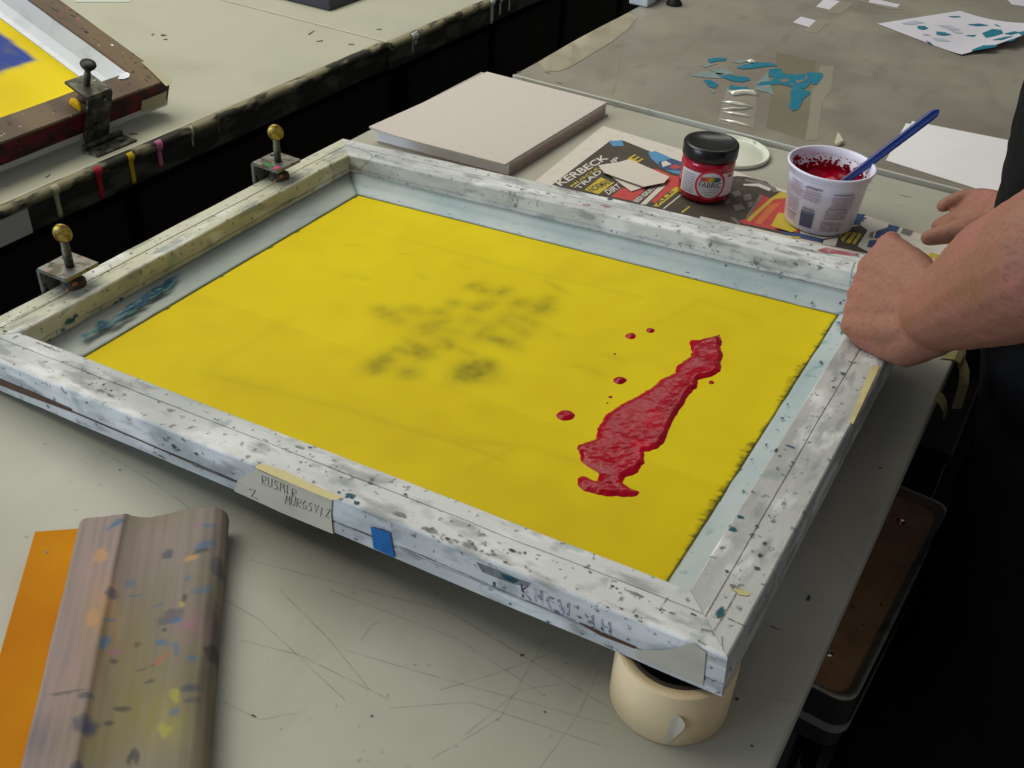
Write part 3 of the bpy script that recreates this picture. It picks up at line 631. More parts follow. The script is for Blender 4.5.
for (cx, cy, a, b, lab) in [(103, 385, 36, 24, 'largest lone red ink drop on the mesh, leftmost beside the smear'), (323, 243, 28, 16, 'oval red ink drop on the mesh level with the upper smear'), (367, 64, 22, 13, 'left one of the two red drops above the smear'), (446, 42, 17, 11, 'topmost small red drop on the mesh above the smear'), (284, 311, 9, 5, 'tiny red fleck just below the oval drop'), (692, 252, 11, 8, 'small red drop just right of the smear tip'), (302, 137, 5, 4, 'tiny dark fleck between the upper drops and the oval drop'), (272, 335, 4, 3, 'tiniest red fleck beside the left upper flank of the smear')]:
    r = random.Random(cx)
    P = k5(*[(cx + a * math.cos(t * PI / 5) * r.uniform(.9, 1.1), cy + b * math.sin(t * PI / 5) * r.uniform(.9, 1.1)) for t in range(10)])
    o = ink_from(P, 'ink_drop', lab, hmax=.0022 if a > 10 else .0012, step=.0008 if a > 10 else .0004)
    tag(o, lab, 'ink drop', 'red ink drops on the yellow mesh')

# ------------------------------------------------------------------ hinge clamps
def clamp(name, label, loc, rotz, cat='clamp', grip=None, body=None, tabx=0., hgt=.068, knob_up=.036, face='disc', tilt=None, foot=.010):
    body = body or M_STEEL; t = thing(name, label, cat, loc, (0, 0, rotz), 'hinge clamps holding the screens'); TM = tilt or Matrix.Identity(4)
    # the bracket: base plate on the table, upright plate, arm over the rail (local +x points over the rail)
    bm = bmesh.new(); w = .0215
    prof = [(-.014, foot), (-.014, hgt - .004), (-.011, hgt), (.030, hgt), (.030, hgt - .004), (-.0085, hgt - .004), (-.010, hgt - .006), (-.010, foot)]
    n = 12
    loft(bm, [[(x, -w + 2 * w * i / n, z) for x, z in prof] for i in range(n + 1)], True, True, 0, False)
    bmesh.ops.transform(bm, matrix=TM, verts=bm.verts[:]); obj('bracket', bm, [body], t)
    bm = bmesh.new(); box(bm, -.047, -.0145, -.036, .036, 0, .0035, 0, .0008)
    b2 = bmesh.new(); tube(b2, [(-.018, -.034, .0072), (-.018, -.012, .0072)], .0038, 10); tube(b2, [(-.018, -.0115, .0072), (-.018, .0115, .0072)], .004, 10); tube(b2, [(-.018, .012, .0072), (-.018, .034, .0072)], .0038, 10); merge(bm, b2)
    obj('hinge_plate', bm, [body], t)
    bm = bmesh.new(); tube(bm, [(.012, 0, .046), (.012, 0, hgt + knob_up)], .0042, 12)
    for k in range(16): lathe(bm, [(.0042, -.0006), (.0049, 0), (.0042, .0006)], (.012, 0, .048 + k * (hgt + knob_up - .058) / 15), 12, 0, False)
    bmesh.ops.transform(bm, matrix=TM, verts=bm.verts[:]); sc = obj('thumb_screw', bm, [M_STEELD], t)
    bm = bmesh.new()
    if face == 'disc':
        # flat round grip standing on edge, broad side turned to the camera
        b2 = bmesh.new(); lathe(b2, [(.001, -.0022), (.0085, -.0022), (.0102, -.001), (.0102, .001), (.0085, .0022), (.001, .0022)], (0, 0, 0), 24)
        merge(bm, b2, Matrix.Translation((.012, 0, hgt + knob_up + .008)) @ Euler((PI / 2 - .12, 0, math.radians(22))).to_matrix().to_4x4())
    else:
        lathe(bm, [(.004, -.006), (.0095, 0), (.011, .003), (.010, .006), (.004, .007)], (.012, 0, hgt + knob_up + .002), 20)
    bmesh.ops.transform(bm, matrix=TM, verts=bm.verts[:]); obj('screw_grip', bm, [grip or M_BRASS], sc, True)
    bm = bmesh.new(); lathe(bm, [(.006, .012), (.0125, .009), (.013, .003), (.012, .0005)], (.012, 0, .040), 18)
    bmesh.ops.transform(bm, matrix=TM, verts=bm.verts[:]); obj('pressure_pad', bm, [M_PAD], sc, True)
    return t
ZF = lambda u: Z0 + H + u * math.sin(TH)
c1 = clamp('hinge_clamp', 'steel hinge clamp with orange stains, nearest the camera on the white frame', (-.001, .137, 0), 0.02, hgt=.066, knob_up=.030)
c2 = clamp('hinge_clamp', 'steel hinge clamp with pink and green paint, near the paper pad', (-.001, .462, 0), -.02, hgt=.066, knob_up=.030)
for px, py, m in [(273, 177.5, M_PINK)]:
    pass
c3 = clamp('hinge_clamp', 'grimy steel hinge clamp with black screw grip holding the brown screen', (-.338, .466, 0), PI, grip=M_SCREWD, body=M_STEELD, hgt=.073, knob_up=.026, face='knob', tilt=Matrix.Translation((-.003, 0, .012)) @ Matrix.Rotation(-math.radians(19.5), 4, 'Y') @ Matrix.Translation((.0085, 0, -.002)), foot=-.0075)
bm = bmesh.new(); lathe(bm, [(.002, -.002), (.010, -.002), (.011, 0), (.010, .002), (.002, .002)], (0, 0, 0), 20)
o = obj('paint_blob', bm, M_YDISC, c3, True); o.location = (-.006, .024, .062); o.rotation_euler = (PI / 2, 0, 0); o['label'] = 'round yellow paint blob'
bm = bmesh.new(); poly(bm, blob((.024, -.016, .0665), X, Y, .004, .005, random.Random(3)), 0); poly(bm, blob((.012, -.016, .0665), X, Y, .010, .004, random.Random(4)), 1)
o = obj('paint_patch', bm, [M_PINK, M_PGREEN], c2); o['label'] = 'pink and green paint patches'

# ------------------------------------------------------------------ brown screen on the left table
AL = math.radians(19.5)
BL, BLX = .605, .52
BF = thing('screen_frame', 'brown wooden screen frame with yellow mesh and blue print, propped on the left table', 'screen printing frame', (-.335, BL, .012), (0, AL, PI))
def bl(px, py, w):
    m = (Matrix.Translation((-.335, BL, .012)) @ Euler((0, AL, PI)).to_matrix().to_4x4()).inverted()
    return m
# local axes: u away from the aisle and upward, v towards the camera end, w up
BM = Matrix.Translation((-.335, BL, .012)) @ (Euler((0, 0, PI)).to_matrix() @ Euler((0, -AL, 0)).to_matrix()).to_4x4()
BF.rotation_euler = (Euler((0, 0, PI)).to_matrix() @ Euler((0, -AL, 0)).to_matrix()).to_euler()
BMi = BM.inverted()
def bplane(px, py, axis, val):
    o = BMi @ CAM; d = BMi.to_3x3() @ ray(px, py); t = (val - o[axis]) / d[axis]; return o + d * t
BW, BH = .043, .046
BLY = .62
for sd in ('near', 'right', 'far', 'left'):
    bm = bmesh.new(); alayer(bm); e = .002
    prof = [(0, .010), (0, BH - e), (e, BH), (BW - e, BH), (BW, BH - e), (BW, .010)]
    sweep(bm, sd, BLX, BLY, prof, .0005, hash_(sd))
    bm.faces.ensure_lookup_table(); bm.normal_update()
    f = side_map(sd, BLX, BLY)
    for fc in bm.faces:
        c = fc.calc_center_median(); d = {'near': c.y, 'right': BLX - c.x, 'far': BLY - c.y, 'left': c.x}[sd]
        if c.z < BH - .004 and d < .002: fc.material_index = 1
    ra = random.Random(hash_(sd) + 4)
    if sd in ('near', 'left'):
        for px, py, a, b, mi in [(78, 19, 5, 3, 2), (77, 14, 3, 2, 3), (146, 80, 3, 2, 3), (131, 58, 2, 2, 3), (112, 45, 2, 1.5, 4), (86, 32, 5, 4, 3)]:
            p_ = bplane(px, py, 2, BH + .0005)
            if (sd == 'near') == (p_.y < BW and p_.x > p_.y): splat(bm, p_, X, Y, a * .001, b * .001, ra, mi)
    obj('frame_rail', bm, [M_BROWNF, M_MAROON, M_REDSM, M_INKDARK, M_WHITETAPE], BF)
    bm = bmesh.new(); sweep(bm, sd, BLX, BLY, [(-.0005, 0), (-.0005, .0098), (BW, .0098), (BW, 0)], .0004, 3); o = obj('base_strip', bm, M_DWHITE, BF); o['label'] = 'pale strip under the rail'
    bm = bmesh.new(); sweep(bm, sd, BLX, BLY, [(BW + .0004, .044), (BW + .006, .016), (BW + .016, .0065), (BW + .024, .0045), (BW + .024, .0025), (BW + .0004, .0025)], .0006, 6)
    obj('sealing_tape', bm, M_WHITETAPE, BF)
bm = bmesh.new(); poly(bm, [bplane(x, y, 2, BH + .0012) for x, y in [(120, 74), (127, 72), (130, 74), (129, 77), (124, 79), (118, 79)]]); o = obj('torn_tape', bm, M_WHITETAPE, BF)
bm = bmesh.new(); poly(bm, [bplane(x, y, 2, BH + .0012) for x, y in [(141, 62), (147, 61), (173, 81), (170, 85), (166, 86), (152, 72)]])
poly(bm, [bplane(x, y, 0, -.0014) for x, y in [(142, 101), (167, 91), (165, 104), (141, 112)]])
o = obj('corner_tape', bm, M_DCREAM, BF); o['label'] = 'off-white tape at the corner'
bm = bmesh.new(); g = 60
Vb = [[bm.verts.new((BW + (BLX - 2 * BW) * i / g, BW + (BLY - 2 * BW) * j / (g * 2), .0024)) for j in range(2 * g + 1)] for i in range(g + 1)]
bc = []
bp = [bplane(x, y, 2, .0024) for x, y in [(37, 60), (18, 40), (0, 28)]]
for i in range(g + 1):
    for j in range(2 * g + 1):
        c = Vb[i][j].co; t = .5 + .6 * noise.noise((c.x * 12, c.y * 12, 0)); cc = Vector(lin((226, 204, 10))[:3]).lerp(Vector(lin((208, 182, 10))[:3]), max(0, min(1, t)))
        # blue printed patch with a soft edge
        e1 = c.x - (bp[0].x + .004 * noise.noise((c.y * 60, 1, 0))); e2 = c.y - (bp[0].y + .0 + .003 * noise.noise((c.x * 60, 2, 0)))
        k = max(0, min(1, min(e1, e2) / .008 + .5)); 
        cc = cc.lerp(Vector(lin((44, 66, 142) if noise.noise((c.x * 40, c.y * 40, 0)) < .2 else (70, 80, 130))[:3]), k)
        bc.append((cc.x, cc.y, cc.z, 1))
for i in range(g):
    for j in range(2 * g): bm.faces.new((Vb[i][j], Vb[i + 1][j], Vb[i + 1][j + 1], Vb[i][j + 1]))
o = obj('mesh_fabric', bm, M_MESH, BF); ca = o.data.color_attributes.new('Col', 'FLOAT_COLOR', 'POINT')
for i, c in enumerate(bc): ca.data[i].color = c
# a wooden prop that keeps its raised side up
bm = bmesh.new(); pu = BM @ Vector((BLX - .03, .3, 0)); box(bm, pu.x - .03, pu.x + .03, pu.y - .06, pu.y + .06, .0, pu.z - .006, 0, .003); tag(obj('wooden_block', bm, M_BROWNF), 'wooden block propping up the raised side of the brown screen', 'block')

# ------------------------------------------------------------------ loose things on the left tables
bm = bmesh.new(); a = at(75, 2.5, 0); b = at(130, 2.5, 0); sheet(bm, [(a.x, a.y), (b.x, b.y), (b.x - .12, b.y + .12), (a.x - .12, a.y + .12)], .0004, .0012); tag(obj('paper_sheet', bm, M_DWHITE), 'cream paper strip lying behind the brown screen', 'paper')
bm = bmesh.new(); box(bm, -.76, -.462, 1.153, 1.45, .0005, .022, 0, .002); tag(obj('board', bm, M_SHADESLAB), 'board standing in for the shadow under a propped screen, farther left table', 'board')  # dark slab put where a propped screen only casts its shadow
bm = bmesh.new(); sheet(bm, [(-.495, 1.17), (-.475, 1.178), (-.475, 1.43), (-.75, 1.43), (-.75, 1.17)], .0222, .0245); tag(obj('paper_sheet', bm, M_PAPER), 'white stack standing in for the pale corner of a propped screen', 'paper')  # white slab in place of the propped frame's pale corner

# ------------------------------------------------------------------ paper pad
PT = thing('paper_pad', 'thick drawing pad with a grey board cover, on the table behind the white frame', 'paper pad', (0, 0, 0))
def quad_at(pts, z): return [at(x, y, z) for x, y in pts]
zc = .0215
cL, cT, cR, cB = at(369, 127, zc + .003), at(487, 71.5, zc), at(607, 102, zc), at(505, 164, zc)
def padquad(inset, z, sh=0):
    c = (cL + cT + cR + cB) / 4; r = []
    for p in (cL, cB, cR, cT):
        q = c + (p - c) * (1 - inset); r.append(Vector((q.x, q.y, z)))
    return r
q = padquad(.0, 0)
def pad_slab(name, inset, z0, z1, m, curl=0, dx=0, dy=0):
    bm = bmesh.new(); q = padquad(inset, 0); n = 16; G = []
    for top in (0, 1):
        g = []
        for i in range(n + 1):
            row = []
            for j in range(n + 1):
                u, v = i / n, j / n
                p = (q[0] * (1 - u) + q[1] * u) * (1 - v) + (q[3] * (1 - u) + q[2] * u) * v
                z = (z1 if top else z0) + curl * max(0, (.35 - u) / .35) ** 2 * max(0, (.5 - v) / .5)
                z += curl * .25 * math.sin(u * 5 + v * 2) * 0
                row.append(bm.verts.new((p.x + dx, p.y + dy, z)))
            g.append(row)
        G.append(g)
    for g in G:
        for i in range(n):
            for j in range(n): bm.faces.new((g[i][j], g[i + 1][j], g[i + 1][j + 1], g[i][j + 1]))
    for i in range(n):
        for (a, b) in (((i, 0), (i + 1, 0)), ((i, n), (i + 1, n)), ((0, i), (0, i + 1)), ((n, i), (n, i + 1))):
            bm.faces.new((G[0][a[0]][a[1]], G[0][b[0]][b[1]], G[1][b[0]][b[1]], G[1][a[0]][a[1]]))
    return obj(name, bm, m, PT)
pad_slab('backing_board', .02, .0003, .0022, M_BOARD, dx=.006, dy=.004)
pad_slab('pages', .032, .0023, .0185, M_PAPER, dx=.004, dy=.004)
pad_slab('front_cover', .0, .0187, .0212, M_COVER, curl=.004)
bm = bmesh.new(); u = (cR - cB).normalized(); n_ = Vector((u.y, -u.x, 0)); b0 = cB + (cR - cB) * .04; b1 = cB + (cR - cB) * .97
rings = []
for p in (b0, b1):
    o_ = Vector((p.x, p.y, 0)) - n_ * .0015
    rings.append([o_ + Vector((0, 0, .0025)), o_ + n_ * .0035 + Vector((0, 0, .005)), o_ + n_ * .004 + Vector((0, 0, .011)), o_ + n_ * .002 + Vector((0, 0, .0175)), o_ - n_ * .001 + Vector((0, 0, .018)), o_ - n_ * .001 + Vector((0, 0, .0025))])
loft(bm, rings); obj('binding', bm, M_BOARD, PT)

# ------------------------------------------------------------------ newspaper
bm = bmesh.new()
NZ = .0011
ncor = [(.224, .966), (.36, .958), (.52, .918), (.665, .906), (.83, .880), (.80, .655), (.5, .665), (.24, .68)]
sheet(bm, ncor, .0004, NZ, 0)
N_ = lambda x, y, k=1: at(x, y, NZ + .00012 * k)
def npoly(pts, mi, k=1): poly(bm, [N_(x, y, k) for x, y in pts], mi)
def k2(x, y): return (550 + x * 150 / 1024, 140 + y * 80 / 546)
def k8(x, y): return (730 + x * 150 / 1024, 170 + y * 100 / 683)
BLK, YEL, RED, BLU, NAV, ORG, GRY, PAP = 1, 2, 3, 4, 5, 6, 7, 8
npoly([k2(*q) for q in [(15, 305), (410, 5), (505, 5), (640, 60), (900, 170), (1024, 215), (1024, 560), (700, 520), (130, 340)]], BLK, 1)
npoly([k2(*q) for q in [(400, 10), (490, 0), (505, 40), (430, 42)]], BLU, 2)
npoly([k2(*q) for q in [(670, 85), (720, 75), (800, 110), (900, 165), (900, 240), (800, 210), (730, 160), (690, 125)]], BLU, 2)
npoly([k2(*q) for q in [(740, 150), (830, 125), (930, 160), (930, 210), (800, 205), (745, 185)]], NAV, 3)
npoly([k2(*q) for q in [(760, 150), (790, 140), (830, 165), (800, 175), (770, 185)]], PAP, 4)
npoly([k2(*q) for q in [(815, 185), (850, 165), (900, 185), (850, 200)]], RED, 4)
npoly([k2(*q) for q in [(690, 195), (740, 200), (830, 240), (900, 255), (900, 300), (800, 360), (720, 430), (690, 420), (790, 320), (780, 250), (700, 220)]], RED, 2)
npoly([k2(*q) for q in [(490, 330), (660, 330), (560, 415), (415, 385)]], RED, 2)
npoly([k2(*q) for q in [(345, 255), (440, 290), (330, 370), (235, 340)]], YEL, 2)
npoly([k2(*q) for q in [(840, 330), (890, 310), (880, 345), (740, 455), (705, 450)]], YEL, 2)
npoly([k2(*q) for q in [(780, 280), (815, 290), (655, 440), (615, 440)]], PAP, 2)
npoly([k2(*q) for q in [(700, 310), (770, 290), (600, 430), (555, 420)]], GRY, 2)
npoly([k2(*q) for q in [(895, 490), (950, 450), (958, 455), (905, 498)]], YEL, 2)
npoly([k2(*q) for q in [(770, 468), (890, 372), (896, 378), (780, 470)]], PAP, 2)
tq = lambda txt, a, b, u, mi, k=3: text_quad(bm, txt, N_(*k2(*a), k), N_(*k2(*b), k), N_(*k2(*u), k), mi, True)
tq('KERBECK', (75, 315), (405, 125), (30, 285), PAP)
tq('MUSCLE', (150, 322), (335, 195), (135, 312), YEL)
tq('TRADE UP', (195, 340), (480, 130), (165, 322), PAP)
tq('NORMAN', (290, 358), (430, 290), (250, 330), BLK)
tq('DIRT', (400, 375), (490, 325), (370, 345), PAP)
tq('ED GUNS', (600, 425), (735, 320), (570, 412), PAP)
tq('E', (590, 160), (640, 130), (530, 125), YEL)
tq('ALE', (735, 450), (850, 350), (710, 440), BLK)
# the motorbike picture and the red-yellow block between jar and tub
npoly([(652, 186), (690, 170), (745, 178), (800, 236), (735, 224), (656, 206)], BLK, .5)
npoly([k8(*q) for q in [(-60, 360), (-120, 250), (-60, 60), (0, 60), (40, 40), (110, 45), (250, 80), (320, 140), (400, 160), (480, 430), (400, 450), (60, 370), (-60, 330)]], BLK, 1)
npoly([k8(*q) for q in [(90, 95), (200, 92), (280, 125), (270, 145), (190, 112), (95, 106)]], PAP, 3)
npoly([k8(*q) for q in [(100, 60), (220, 75), (310, 120), (330, 150), (300, 150), (215, 95), (105, 78)]], GRY, 2)
for q in [[(10, 150), (60, 140), (80, 170), (30, 185)], [(90, 170), (140, 160), (150, 200), (100, 210)], [(20, 240), (80, 230), (100, 262), (40, 280)], [(120, 220), (160, 215), (150, 250), (125, 255)], [(-40, 200), (0, 195), (5, 225), (-30, 235)], [(0, 320), (40, 330), (70, 368), (55, 370), (20, 342)]]: npoly([k8(*p) for p in q], GRY, 3)
npoly([k8(*q) for q in [(205, 165), (280, 195), (400, 160), (480, 420), (420, 430), (90, 365), (60, 345), (120, 330)]], RED, 2)
npoly([k8(*q) for q in [(345, 148), (400, 160), (390, 190), (300, 200), (130, 355), (115, 335), (275, 195)]], YEL, 3)
npoly([k8(*q) for q in [(330, 290), (400, 300), (460, 410), (420, 425), (280, 380)]], YEL, 3)
npoly([k8(*q) for q in [(270, 235), (345, 225), (210, 370), (170, 360)]], ORG, 3)
npoly([k8(*q) for q in [(205, 168), (222, 180), (125, 330), (105, 325)]], GRY, 4)
npoly([k8(*q) for q in [(300, 395), (380, 440), (500, 470), (640, 500), (640, 470), (470, 430)]], NAV, 2)
npoly([k8(*q) for q in [(410, 452), (470, 455), (490, 468), (430, 466)]], YEL, 4)
npoly([k8(*q) for q in [(640, 480), (740, 460), (720, 520), (630, 505)]], PAP, 4)
npoly([k8(*q) for q in [(630, 470), (760, 455), (800, 400), (890, 375), (940, 410), (870, 520), (950, 560), (940, 572), (720, 525), (620, 500)]], BLK, 2)
npoly([k8(*q) for q in [(800, 420), (830, 425), (770, 490), (755, 470)]], YEL, 4)
npoly([k8(*q) for q in [(840, 425), (870, 430), (820, 500), (790, 495)]], YEL, 4)
npoly([k8(*q) for q in [(880, 430), (900, 440), (850, 510), (835, 500)]], YEL, 4)
npoly([k8(*q) for q in [(860, 290), (890, 300), (930, 305), (910, 320), (935, 330), (905, 340), (920, 352), (890, 352), (895, 372), (850, 375), (830, 350)]], NAV, 3)
npoly([k8(*q) for q in [(955, 430), (985, 415), (975, 465), (945, 460)]], GRY, 3)
npoly([k8(*q) for q in [(1000, 415), (1080, 390), (1100, 420), (1010, 465), (985, 465)]], NAV, 3)
npoly([k8(*q) for q in [(950, 480), (1010, 478), (980, 530), (935, 525)]], NAV, 3)
npoly([(889, 224), (900, 227), (896, 233), (886, 230)], NAV, 2); npoly([(903, 228), (914, 231), (910, 236), (901, 233)], GRY, 3)
npoly([(930, 252), (940, 255), (937, 259), (928, 257)], YEL, 2)
tag(obj('newspaper', bm, [M_NEWS, M_NBLK, M_NYEL, M_NRED, M_NBLUE, M_NNAVY, M_NORG, M_NGREY, mk('news white', (204, 198, 190), rough=.8)], None, auto=True), 'printed newspaper page with coloured advert spread under the jar and tub', 'newspaper')
# folded scrap
PS = bmesh.new()
a = [at(*k2(*q), .006) for q in [(330, 172), (470, 150), (540, 130), (690, 195), (815, 250), (780, 290), (640, 318), (480, 262), (370, 222)]]
loft(PS, [[p + Vector((0, 0, -.0008)) for p in a], a], True, True, 0, False)
b = [at(*k2(*q), .0028) for q in [(410, 240), (470, 262), (560, 295), (650, 318), (555, 350), (500, 310)]]
loft(PS, [[p + Vector((0, 0, -.0006)) for p in b], b], True, True, 0, False)
tag(obj('paper_scrap', PS, mk('cream scrap paper', (206, 198, 188), rough=.8)), 'folded white paper scrap lying on the newspaper beside the red jar', 'paper scrap')

# ------------------------------------------------------------------ paint jar
JC = Vector((.4460, .8335, NZ + .0006)); JR = .0362; JS = .93
J = thing('paint_jar', 'red fabric paint jar with black screw lid on the newspaper', 'jar', JC)
bm = bmesh.new(); lathe(bm, [(.028, 0), (.033, .0015), (JR, .006), (JR, .053), (JR - .001, .057), (JR - .004, .0595), (.031, .060)], n=64); obj('jar_body', bm, M_JARRED, J)
bm = bmesh.new(); lathe(bm, [(.0325, .0592), (.0370, .0592), (.0374, .061), (.0374, .0745), (.0362, .0768), (.0335, .0776), (.0312, .0772), (.030, .0762), (.001, .0762)], n=96); o = obj('lid', bm, M_JARLID, J)
def on_cyl(R, ang0): return lambda p: Vector((R * math.cos(ang0 + p.x / R), R * math.sin(ang0 + p.x / R), p.y))
viewj = math.atan2(CAM.y - JC.y, CAM.x - JC.x)
bm = bmesh.new(); fc = on_cyl(JR + .0006, viewj)
def cyl_quad(bm, fn, x0, x1, y0, y1, mi, n=24):
    r = [[fn(Vector((x0 + (x1 - x0) * i / n, y0, 0))), fn(Vector((x0 + (x1 - x0) * i / n, y1, 0)))] for i in range(n + 1)]
    vs = [[bm.verts.new(p) for p in q] for q in r]
    for a, b in zip(vs, vs[1:]): bm.faces.new((a[0], b[0], b[1], a[1])).material_index = mi
def cyl_disc(bm, fn, cx, cy, r0, r1, mi, n=40):
    a = [bm.verts.new(fn(Vector((cx + r1 * math.cos(2 * PI * i / n), cy + r1 * math.sin(2 * PI * i / n), 0)))) for i in range(n)]
    b = [bm.verts.new(fn(Vector((cx + r0 * math.cos(2 * PI * i / n), cy + r0 * math.sin(2 * PI * i / n), 0)))) for i in range(n)]
    for i in range(n): bm.faces.new((a[i], a[(i + 1) % n], b[(i + 1) % n], b[i])).material_index = mi
cyl_quad(bm, fc, -.038, .050, .0125, .0455, 0, 40)
f2 = on_cyl(JR + .0008, viewj); f3 = on_cyl(JR + .0011, viewj); f4 = on_cyl(JR + .0014, viewj)
LC = .008; LY0 = -.0035
cyl_disc(bm, f2, LC, .0295, .0182, .0214, 1); cyl_disc(bm, f3, LC, .0295, .0, .018, 0)
for k, (c_, x) in enumerate([(3, -.011), (6, -.006), (4, -.001), (5, .004), (7, .009)]):
    b2 = [f4(Vector((LC + x - .004 + dx, .0345 + dy, 0))) for dx, dy in [(0, 0), (.006, 0), (.009, .004 + .002 * (k % 2)), (.006, .0085 - abs(k - 2) * .001), (.001, .006)]]
    vs = [bm.verts.new(p) for p in b2]; bm.faces.new(vs).material_index = c_
text_quad(bm, 'FABRIC', (LC - .0155, .0260, 0), (LC + .0155, .0260, 0), (LC - .0155, .0335, 0), 2, False, f4)
for y, w_ in [(.0228, .013), (.0192, .011), (.0155, .006)]: cyl_quad(bm, f4, LC - w_, LC + w_, y, y + .0009, 8, 14)
for k in range(8): cyl_quad(bm, f3, -.035, -.015, .015 + k * .0036, .0165 + k * .0036, 8, 10)
cyl_quad(bm, f3, .033, .041, .039, .043, 1, 4)
obj('label', bm, [M_LABEL, M_LABELR, M_LTEXT, M_NRED, M_NYEL, M_PGREEN, M_NORG, M_NNAVY, M_LGREY], J, auto=True)

# ------------------------------------------------------------------ yoghurt tub with ink
TC = Vector((.605, .849, NZ + .0006)); R0, R1, HT = .0455, .0535, .084
TB = thing('plastic_tub', 'white plastic food tub smeared with red ink inside, on the newspaper', 'tub', TC)
bm = bmesh.new(); t_ = .0012
prof = [(.001, .001), (R0 - .004, 0), (R0 - .001, .0015), (R0, .004), (R1 - .0022, HT - .0125), (R1, HT - .0115), (R1 + .0006, HT - .004), (R1 + .0028, HT - .003), (R1 + .0032, HT - .0012), (R1 + .0022, HT), (R1 - .0004, HT - .0006), (R1 - .0018, HT - .012), (R0 - .0014, .004), (.001, .0026)]
lathe(bm, prof, n=72, cap=False); tub = obj('tub_body', bm, M_TUB, TB)
# ink inside: a pool and smears clinging to the wall
bm = bmesh.new(); rr = random.Random(8)
rings = []
for k in range(14):
    rad = .0005 + (R0 + .0036) * k / 13; rings.append([(rad * math.cos(a) , rad * math.sin(a), .054 + .010 * noise.noise((rad * 60 * math.cos(a), rad * 60 * math.sin(a), 0)) - .01 * (1 - k / 13)) for a in [2 * PI * i / 48 for i in range(48)]])
loft(bm, rings, True, False)
viewt = math.atan2(CAM.y - TC.y, CAM.x - TC.x)
def wall(a, z, e=.0006):
    r = R0 + (R1 - R0) * (z / (HT - .012)) - .0016 - e; return Vector((r * math.cos(a), r * math.sin(a), z))
for k in range(230):
    a = viewt + PI + rr.uniform(-1.6, 1.6); lo = rr.random() ** 1.7
    z = .050 + .025 * lo; s = (1.0 - lo) ** 1.3 * .0066 + .0007
    ea = Vector((-math.sin(a), math.cos(a), 0)); pts = []
    nn = 9
    for i in range(nn):
        m_ = rr.uniform(.6, 1.3); pts.append(wall(a + s * m_ * math.cos(2 * PI * i / nn) / R1, z + s * .7 * m_ * math.sin(2 * PI * i / nn), .0006 + .0001 * (k % 9)))
    poly(bm, pts)
for a0, z0, s in [(1.15, .073, .006), (1.0, .071, .004), (1.3, .068, .004)]:
    a = viewt + PI + a0; pts = [wall(a + s * rr.uniform(.7, 1.3) * math.cos(i * PI / 6) / R1, z0 + .6 * s * rr.uniform(.7, 1.3) * math.sin(i * PI / 6), .0018) for i in range(12)]; poly(bm, pts)
obj('red_ink', bm, M_INK, TB, auto=True)
bm = bmesh.new()
def on_tub(e):
    def fn(p):
        r = R0 + (R1 - R0) * ((p.y - .004) / (HT - .016)) + e; a = viewt + p.x / R0; return Vector((r * math.cos(a), r * math.sin(a), p.y))
    return fn
ft, ft2 = on_tub(.0005), on_tub(.0008)
def tq_(x0, x1, y0, y1, mi, f=ft): cyl_quad(bm, f, x0, x1, y0, y1, mi, 10)
for k in range(6): tq_(-.046, -.027, .049 + k * .0034, .0508 + k * .0034, 0)
for k in range(5): tq_(-.024, -.004, .047 + k * .0042, .049 + k * .0042, 0)
tq_(-.021, -.003, .0655, .0672, 1)
tq_(-.048, -.028, .0425, .0432, 1)
for k in range(5): tq_(-.048, -.029, .026 + k * .003, .0275 + k * .003, 0)
tq_(-.048, -.029, .0205, .0218, 1)
for k in range(4): tq_(-.046, -.032, .011 + k * .0022, .012 + k * .0022, 0)
tq_(-.023, -.006, .009, .032, 2); tq_(-.022, -.006, .0345, .036, 1)
for k in range(9): tq_(-.0222 + k * .0018, -.0214 + k * .0018, .0105, .029, 3, ft2)
for k in range(5): tq_(.010, .036, .044 + k * .0034, .0458 + k * .0034, 0)
tq_(.010, .034, .0625, .0638, 1)
for k in range(5): tq_(.006, .034, .0255 + k * .003, .0272 + k * .003, 0)
tq_(.008, .034, .0415, .0428, 1)
for k in range(5): tq_(.004, .030, .008 + k * .003, .0098 + k * .003, 0)
obj('printed_label', bm, [M_TUBPRINT, M_TUBDARK, M_BAR, M_BARL], TB, auto=True)

# plastic knife handle standing in the tub
ka = TC + Vector((-.012, -.012, .047)); tip = along(938, 111, (at(938, 111, .16) - CAM).length)
ka = along(848, 179, (TC + Vector((.02, .02, .06)) - CAM).length)
tip = along(939, 110, (TC + Vector((.10, .06, .13)) - CAM).length)
bm = bmesh.new(); d = (tip - ka).normalized(); s_ = d.cross((CAM - tip).normalized()).normalized(); n_ = s_.cross(d).normalized()
rings = []
start = ka - d * .02
Lk = (tip - start).length
for i in range(25):
    t = i / 24; w = .0050 + .0012 * t; w *= math.sqrt(max(.1, 1 - max(0, (t - .93) / .07) ** 2)); th = .0022
    c = start + d * Lk * t + n_ * (.002 * math.sin(t * 3))
    ring = []
    for (a, b) in [(-1, -.3), (-.9, .6), (-.6, 1), (-.4, .9), (-.3, .5), (.3, .5), (.4, .9), (.6, 1), (.9, .6), (1, -.3), (.7, -1), (-.7, -1)]: ring.append(c + s_ * w * a + n_ * th * b)
    rings.append(ring)
loft(bm, rings, True, True, 0, False); tag(obj('plastic_knife', bm, M_KNIFE), 'blue plastic knife handle sticking out of the white tub', 'plastic knife')

# tub lid
LCt = Vector((.425, .990, .0))
bm = bmesh.new(); lathe(bm, [(.001, .0008), (.056, .0006), (.059, .0012), (.0598, .004), (.0592, .0068), (.0575, .0072), (.0562, .0062), (.0555, .0028), (.050, .0022), (.049, .003), (.001, .003)], LCt, 72, 0, False); tag(obj('tub_lid', bm, M_LID), 'milky round tub lid lying flat behind the red jar', 'lid')

